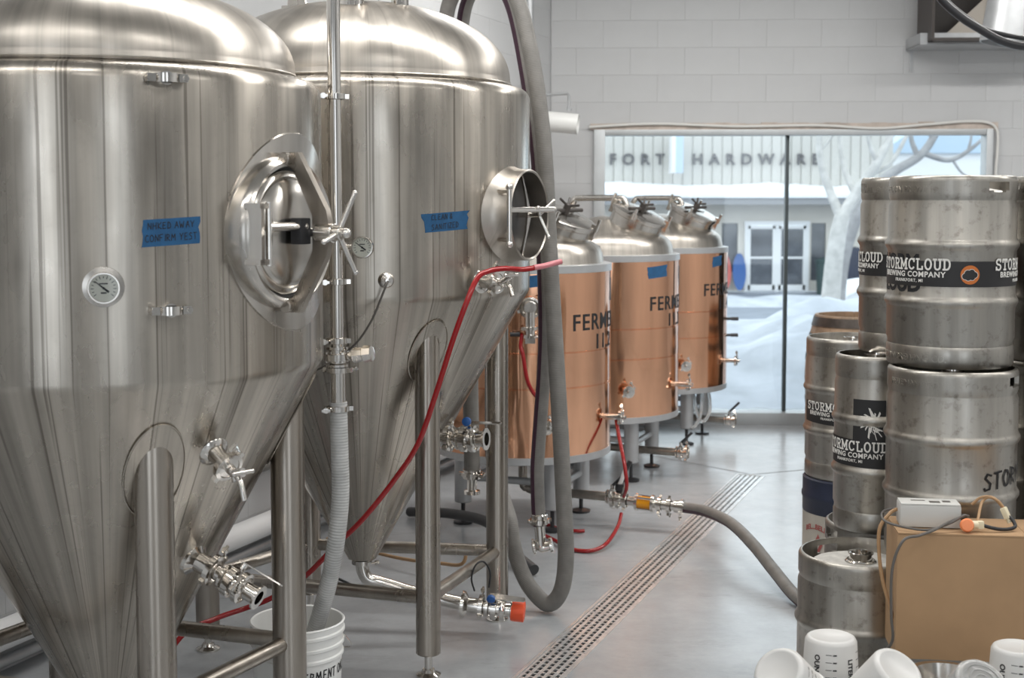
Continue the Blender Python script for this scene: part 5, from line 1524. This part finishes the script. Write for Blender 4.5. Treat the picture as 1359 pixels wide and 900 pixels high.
tag(sb.build('snow_ridge', M['packedsnow'], angle=80), 'low ridge of ploughed snow along the far kerb', 'snow', kind='stuff')

st = empty('hardware_store', (6.0, 40.0, -1.0), 0, 'beige hardware store across the street with snowy canopy', 'building')
def part(name, mat, mb, parent=st, **kw): return mb.build(name, M[mat], parent, **kw)
k = MB()
XL, XR = -6.5, 5.2
# lower wall with door and window openings left out
ops = [(0.85, 2.75, 0.0, 2.05), (0.18, 0.66, .55, 2.0), (2.82, 3.25, .30, 2.0)]
xs = sorted({XL, XR} | {o[0] for o in ops} | {o[1] for o in ops})
for a, b in zip(xs[:-1], xs[1:]):
    op = [o for o in ops if o[0] <= a + 1e-6 and o[1] >= b - 1e-6]
    if op:
        o = op[0]
        if o[2] > 0: k.box(((a + b) / 2, .15, o[2] / 2), (b - a, .3, o[2]))
        k.box(((a + b) / 2, .15, (o[3] + 2.7) / 2), (b - a, .3, 2.7 - o[3]))
    else: k.box(((a + b) / 2, .15, 1.35), (b - a, .3, 2.7))
part('lower_wall', 'storewall', k)
k = MB(); k.box(((XL + XR) / 2, .2, 4.5), (XR - XL, .3, 3.8)); part('upper_wall', 'siding', k)
me = None
n_ = int((XR - XL) / .29)
for i in range(n_):
    x = XL + .145 + i * .29
    if me is None:
        k = MB(); k.bbox((0, 0, 0), (.262, .04, 3.5), .012); o = part('siding_panel', 'siding', k); me = o.data
    else:
        o = bpy.data.objects.new('siding_panel', me); COL.objects.link(o); o.parent = st
    o.location = (x, .03, 4.55)
k = MB(); k.box(((XL + XR) / 2, -.5, 2.72), (XR - XL, 1.0, .10)); k.box(((XL + XR) / 2, -.98, 2.68), (XR - XL, .06, .26)); part('canopy', 'fascia', k)
k = MB(); vs = []; nx = 60
for i in range(nx + 1):
    x = XL + (XR - XL) * i / nx
    hh = .26 + .13 * mnoise.noise(Vector((x * .45, 3.1, 0))) + .05 * mnoise.noise(Vector((x * 1.7, 0, 7)))
    for yy, zz in ((-1.06, 2.74), (-1.08, 2.74 + hh * .6), (-.9, 2.77 + hh), (-.4, 2.80 + hh * 1.3), (.0, 2.80 + hh * 1.3)): vs.append((x, yy, zz))
k._add(vs, [(i * 5 + j, i * 5 + j + 1, (i + 1) * 5 + j + 1, (i + 1) * 5 + j) for i in range(nx) for j in range(4)]); part('canopy_snow', 'snow', k, angle=80)
# double door: two leaves with frames and panes
dr = MB()
for x in (.90, 1.80, 2.70): dr.box((x, -.02, 1.02), (.10, .12, 2.05))
dr.box((1.80, -.02, 2.0), (1.92, .14, .12)); 
do = part('door', 'whitepaint', dr)
for x in (1.35, 2.25):
    k = MB(); k.box((x - .37, -.03, .98), (.09, .08, 1.9)); k.box((x + .37, -.03, .98), (.09, .08, 1.9)); k.box((x, -.03, .10), (.8, .08, .16)); k.box((x, -.03, 1.88), (.8, .08, .10)); k.box((x, -.03, .98), (.8, .07, .06)); k.build('door_leaf', M['whitepaint'], do)
    for z_ in (.55, 1.42):
        k = MB(); k.box((x, .0, z_), (.68, .02, .82)); k.build('door_pane', M['storeglass'], do)
for o_ in ops[1:]:
    k = MB(); k.box(((o_[0] + o_[1]) / 2, .10, (o_[2] + o_[3]) / 2), (o_[1] - o_[0], .04, o_[3] - o_[2])); part('window', 'storeglass', k)
# lettering on the upper wall
def flat(x0_, z0_): return lambda x, y, z=0: Vector((x0_ + x, -.03 - z, z0_ + y))
text_obj('sign_lettering', 'FRANKFORT', .45, M['storeletter'], st, flat(-1.52, 3.72), align='RIGHT', extrude=.03, bold=.008, spacing=1.75)
text_obj('sign_lettering', 'HARDWARE', .45, M['storeletter'], st, flat(1.15, 3.72), extrude=.03, bold=.008, spacing=1.78)
k = MB(); k.bbox((-1.36, -.55, 3.98), (.10, .85, 1.05), .02); bs = part('blade_sign', 'whitepaint', k); k = MB(); k.box((-1.305, -.55, 3.98), (.02, .5, .95)); k.box((-1.20, -.93, 3.98), (.22, .05, 1.05)); k.build('sign_panel', M['skyblue'], bs)
# sleds, bin
for dx, mt, lb in ((.24, 'redplastic', 'red plastic sled leaning on the store wall'), (.68, 'blueplastic', 'blue plastic sled leaning on the store wall beside the red one')):
    k = MB(); k.lathe([(0, -.03), (.5, -.03), (.55, .03), (.5, .02), (0, .0)], Matrix.Translation((6.0 + dx, 39.82, -.43)) @ Matrix.Rotation(R(82), 4, 'X') @ Matrix.Diagonal((.36, 1.0, 1, 1)), 28)
    tag(k.build('sled', M[mt]), lb, 'sled')
k = MB(); k.lathe([(0, 0), (.20, 0), (.24, .9), (.26, .92), (.26, 1.0), (0, 1.08)], Matrix.Translation((9.05, 39.3, -1.05)), 20); tag(k.build('trash_bin', M['greenbin']), 'dark green bin right of the store door', 'bin')
k = MB(); k.box((0, 0, 0), (.01, .01, .01))
# newspaper box style dark display behind the tree
k = MB(); k.bbox((9.75, 39.2, -.35), (.55, .5, 1.35), .08); tag(k.build('newspaper_box', M['navy']), 'dark navy street box standing behind the pale tree trunk', 'box')

# trees
def tree(name, segs, mat, label, group):
    o = segs[0][0][0]
    t = empty(name, o, 0, label, 'tree', group)
    for i, (pts, r0_, r1_) in enumerate(segs):
        k = MB(); k.tube([Vector(p) - Vector(o) for p in pts], (r0_, r1_), 10, n=5); k.build('trunk' if i == 0 else 'branch', M[mat], t)
    return t
def tp_(x, y, Y):
    """point on the ray of the survey notes at depth Y"""
    a = (x - 679.5) / 1800; b = (393.03 - y) / 1800; p_ = R(4.1)
    fy = math.cos(p_) + b * math.sin(p_); fz = -math.sin(p_) + b * math.cos(p_)
    s_ = Y / fy
    return (a * s_, Y, 1.71 + fz * s_)
tree('street_tree', [
    ([(5.15, 22, -1.05), (5.17, 22, -.2), (5.22, 22, .6), (5.28, 22, 1.1), (5.35, 22, 1.45)], .175, .125),
    ([(5.33, 22, 1.40), (5.20, 22.1, 1.75), (5.06, 22.2, 2.2), (5.00, 22.2, 2.6), (5.06, 22.2, 3.2)], .085, .04),
    ([(5.35, 22, 1.42), (5.60, 22, 1.85), (5.82, 21.9, 2.2), (6.02, 21.9, 2.6), (6.3, 21.9, 3.2)], .11, .05),
    ([(5.55, 22, 1.78), (5.42, 22.2, 2.2), (5.36, 22.3, 2.7), (5.38, 22.3, 3.2)], .06, .025),
    ([(5.86, 21.9, 2.3), (5.70, 21.8, 2.65), (5.62, 21.8, 3.2)], .045, .02),
    ([(5.02, 22.2, 2.5), (5.22, 22.2, 2.75), (5.45, 22.2, 3.1)], .035, .015),
    ([(5.75, 22, 2.1), (6.1, 22, 2.28), (6.35, 22, 2.7), (6.5, 22, 3.1)], .05, .02)], 'bark', 'pale forked street tree outside the right window pane', 'street trees outside')
tree('street_tree', [
    ([(6.2, 26, -1.05), (6.35, 26, .6), (6.75, 26, 1.7), (7.25, 26, 2.2), (7.85, 26, 2.6), (8.3, 26, 3.4)], .16, .06),
    ([(7.85, 26, 2.58), (8.35, 26, 2.45), (8.8, 26, 2.7), (9.2, 26, 3.1)], .06, .025),
    ([(7.75, 26, 2.5), (7.6, 26, 2.9), (7.65, 26, 3.4)], .06, .025),
    ([(8.0, 26, 2.85), (7.85, 26, 3.2), (7.7, 26, 3.5)], .035, .015),
    ([(8.4, 26, 2.46), (8.6, 26, 2.2), (8.9, 26, 2.05)], .03, .012),
    ([(8.7, 26, 2.62), (8.75, 26, 2.95), (8.6, 26, 3.3)], .03, .012)], 'darkbark', 'darker leafless tree behind the kegs near the window edge', 'street trees outside')

# snow covered white car
ca = empty('parked_car', (6.75, 28.0, -1.05), 0, 'white snow covered car parked across the street behind the barrel', 'car')
prof = [(0, .32), (.05, .62), (.25, .80), (1.0, .92), (1.55, 1.36), (2.0, 1.48), (3.1, 1.46), (3.7, 1.02), (4.3, .95), (4.4, .6), (4.35, .3)]
k = MB(); k.plate(prof, 1.7, Matrix.Translation((0, .85, 0)) @ Matrix.Rotation(R(90), 4, 'X')); k.build('car_body', M['carpaint'], ca)
k = MB(); k.plate([(1.10, .95), (1.60, 1.34), (2.0, 1.42), (3.05, 1.40), (3.55, 1.0)], 1.72, Matrix.Translation((0, .85, 0)) @ Matrix.Rotation(R(90), 4, 'X')); k.build('side_window', M['carglass'], ca)
k = MB(); vs = []
for i in range(25):
    f = i / 24 * 4.3
    zz = [p for p in prof if True]
    import bisect
    xs_ = [p[0] for p in prof[:9]]; j = max(0, min(len(xs_) - 2, bisect.bisect(xs_, f) - 1))
    b0, b1 = prof[j], prof[j + 1]; base = b0[1] + (b1[1] - b0[1]) * max(0, min(1, (f - b0[0]) / max(1e-6, b1[0] - b0[0])))
    for yy, dz in ((-.02, .0), (.0, .10), (.4, .17), (.85, .19), (1.3, .17), (1.7, .10), (1.72, 0)): vs.append((f, yy, base + dz + .03 * mnoise.noise(Vector((f * 2, yy * 2, 0)))))
k._add(vs, [(i * 7 + j, i * 7 + j + 1, (i + 1) * 7 + j + 1, (i + 1) * 7 + j) for i in range(24) for j in range(6)]); k.build('car_snow', M['snow'], ca, angle=80)
for x in (.85, 3.5):
    for yy in (.02, 1.50):
        k = MB(); k.cyl((x, yy - .06, .32), (x, yy + .2, .32), .32, 24); wo = k.build('wheel', M['black'], ca)
        k = MB(); k.cyl((x, yy - .07, .32), (x, yy + .0, .32), .18, 18); k.build('hub_cap', M['galv'], wo)

# further buildings to the right
b2 = empty('pale_house', (16.5, 46, -1.05), 0, 'pale house with blue gable seen at the right edge of the window', 'building')
k = MB(); k.box((0, 2, 2.2), (7.5, 4, 4.4)); k.build('house_wall', M['whitepaint'], b2)
k = MB(); k.plate([(-4.1, 4.3), (4.1, 4.3), (0, 7.3)], 4.3, Matrix.Translation((0, 2, 0)) @ Matrix.Rotation(R(90), 4, 'X')); k.build('roof', M['skyblue'], b2)
for x in (-2.2, -.2, 1.8):
    k = MB(); k.box((x, -.02, 2.6), (.9, .08, 1.4)); wo = k.build('window', M['whitepaint'], b2); k = MB(); k.box((x, -.07, 2.6), (.74, .04, 1.24)); k.build('window_pane', M['storeglass'], wo)

if 'Cube' in bpy.data.objects: bpy.data.objects.remove(bpy.data.objects['Cube'])
print('scene built', len(bpy.data.objects))
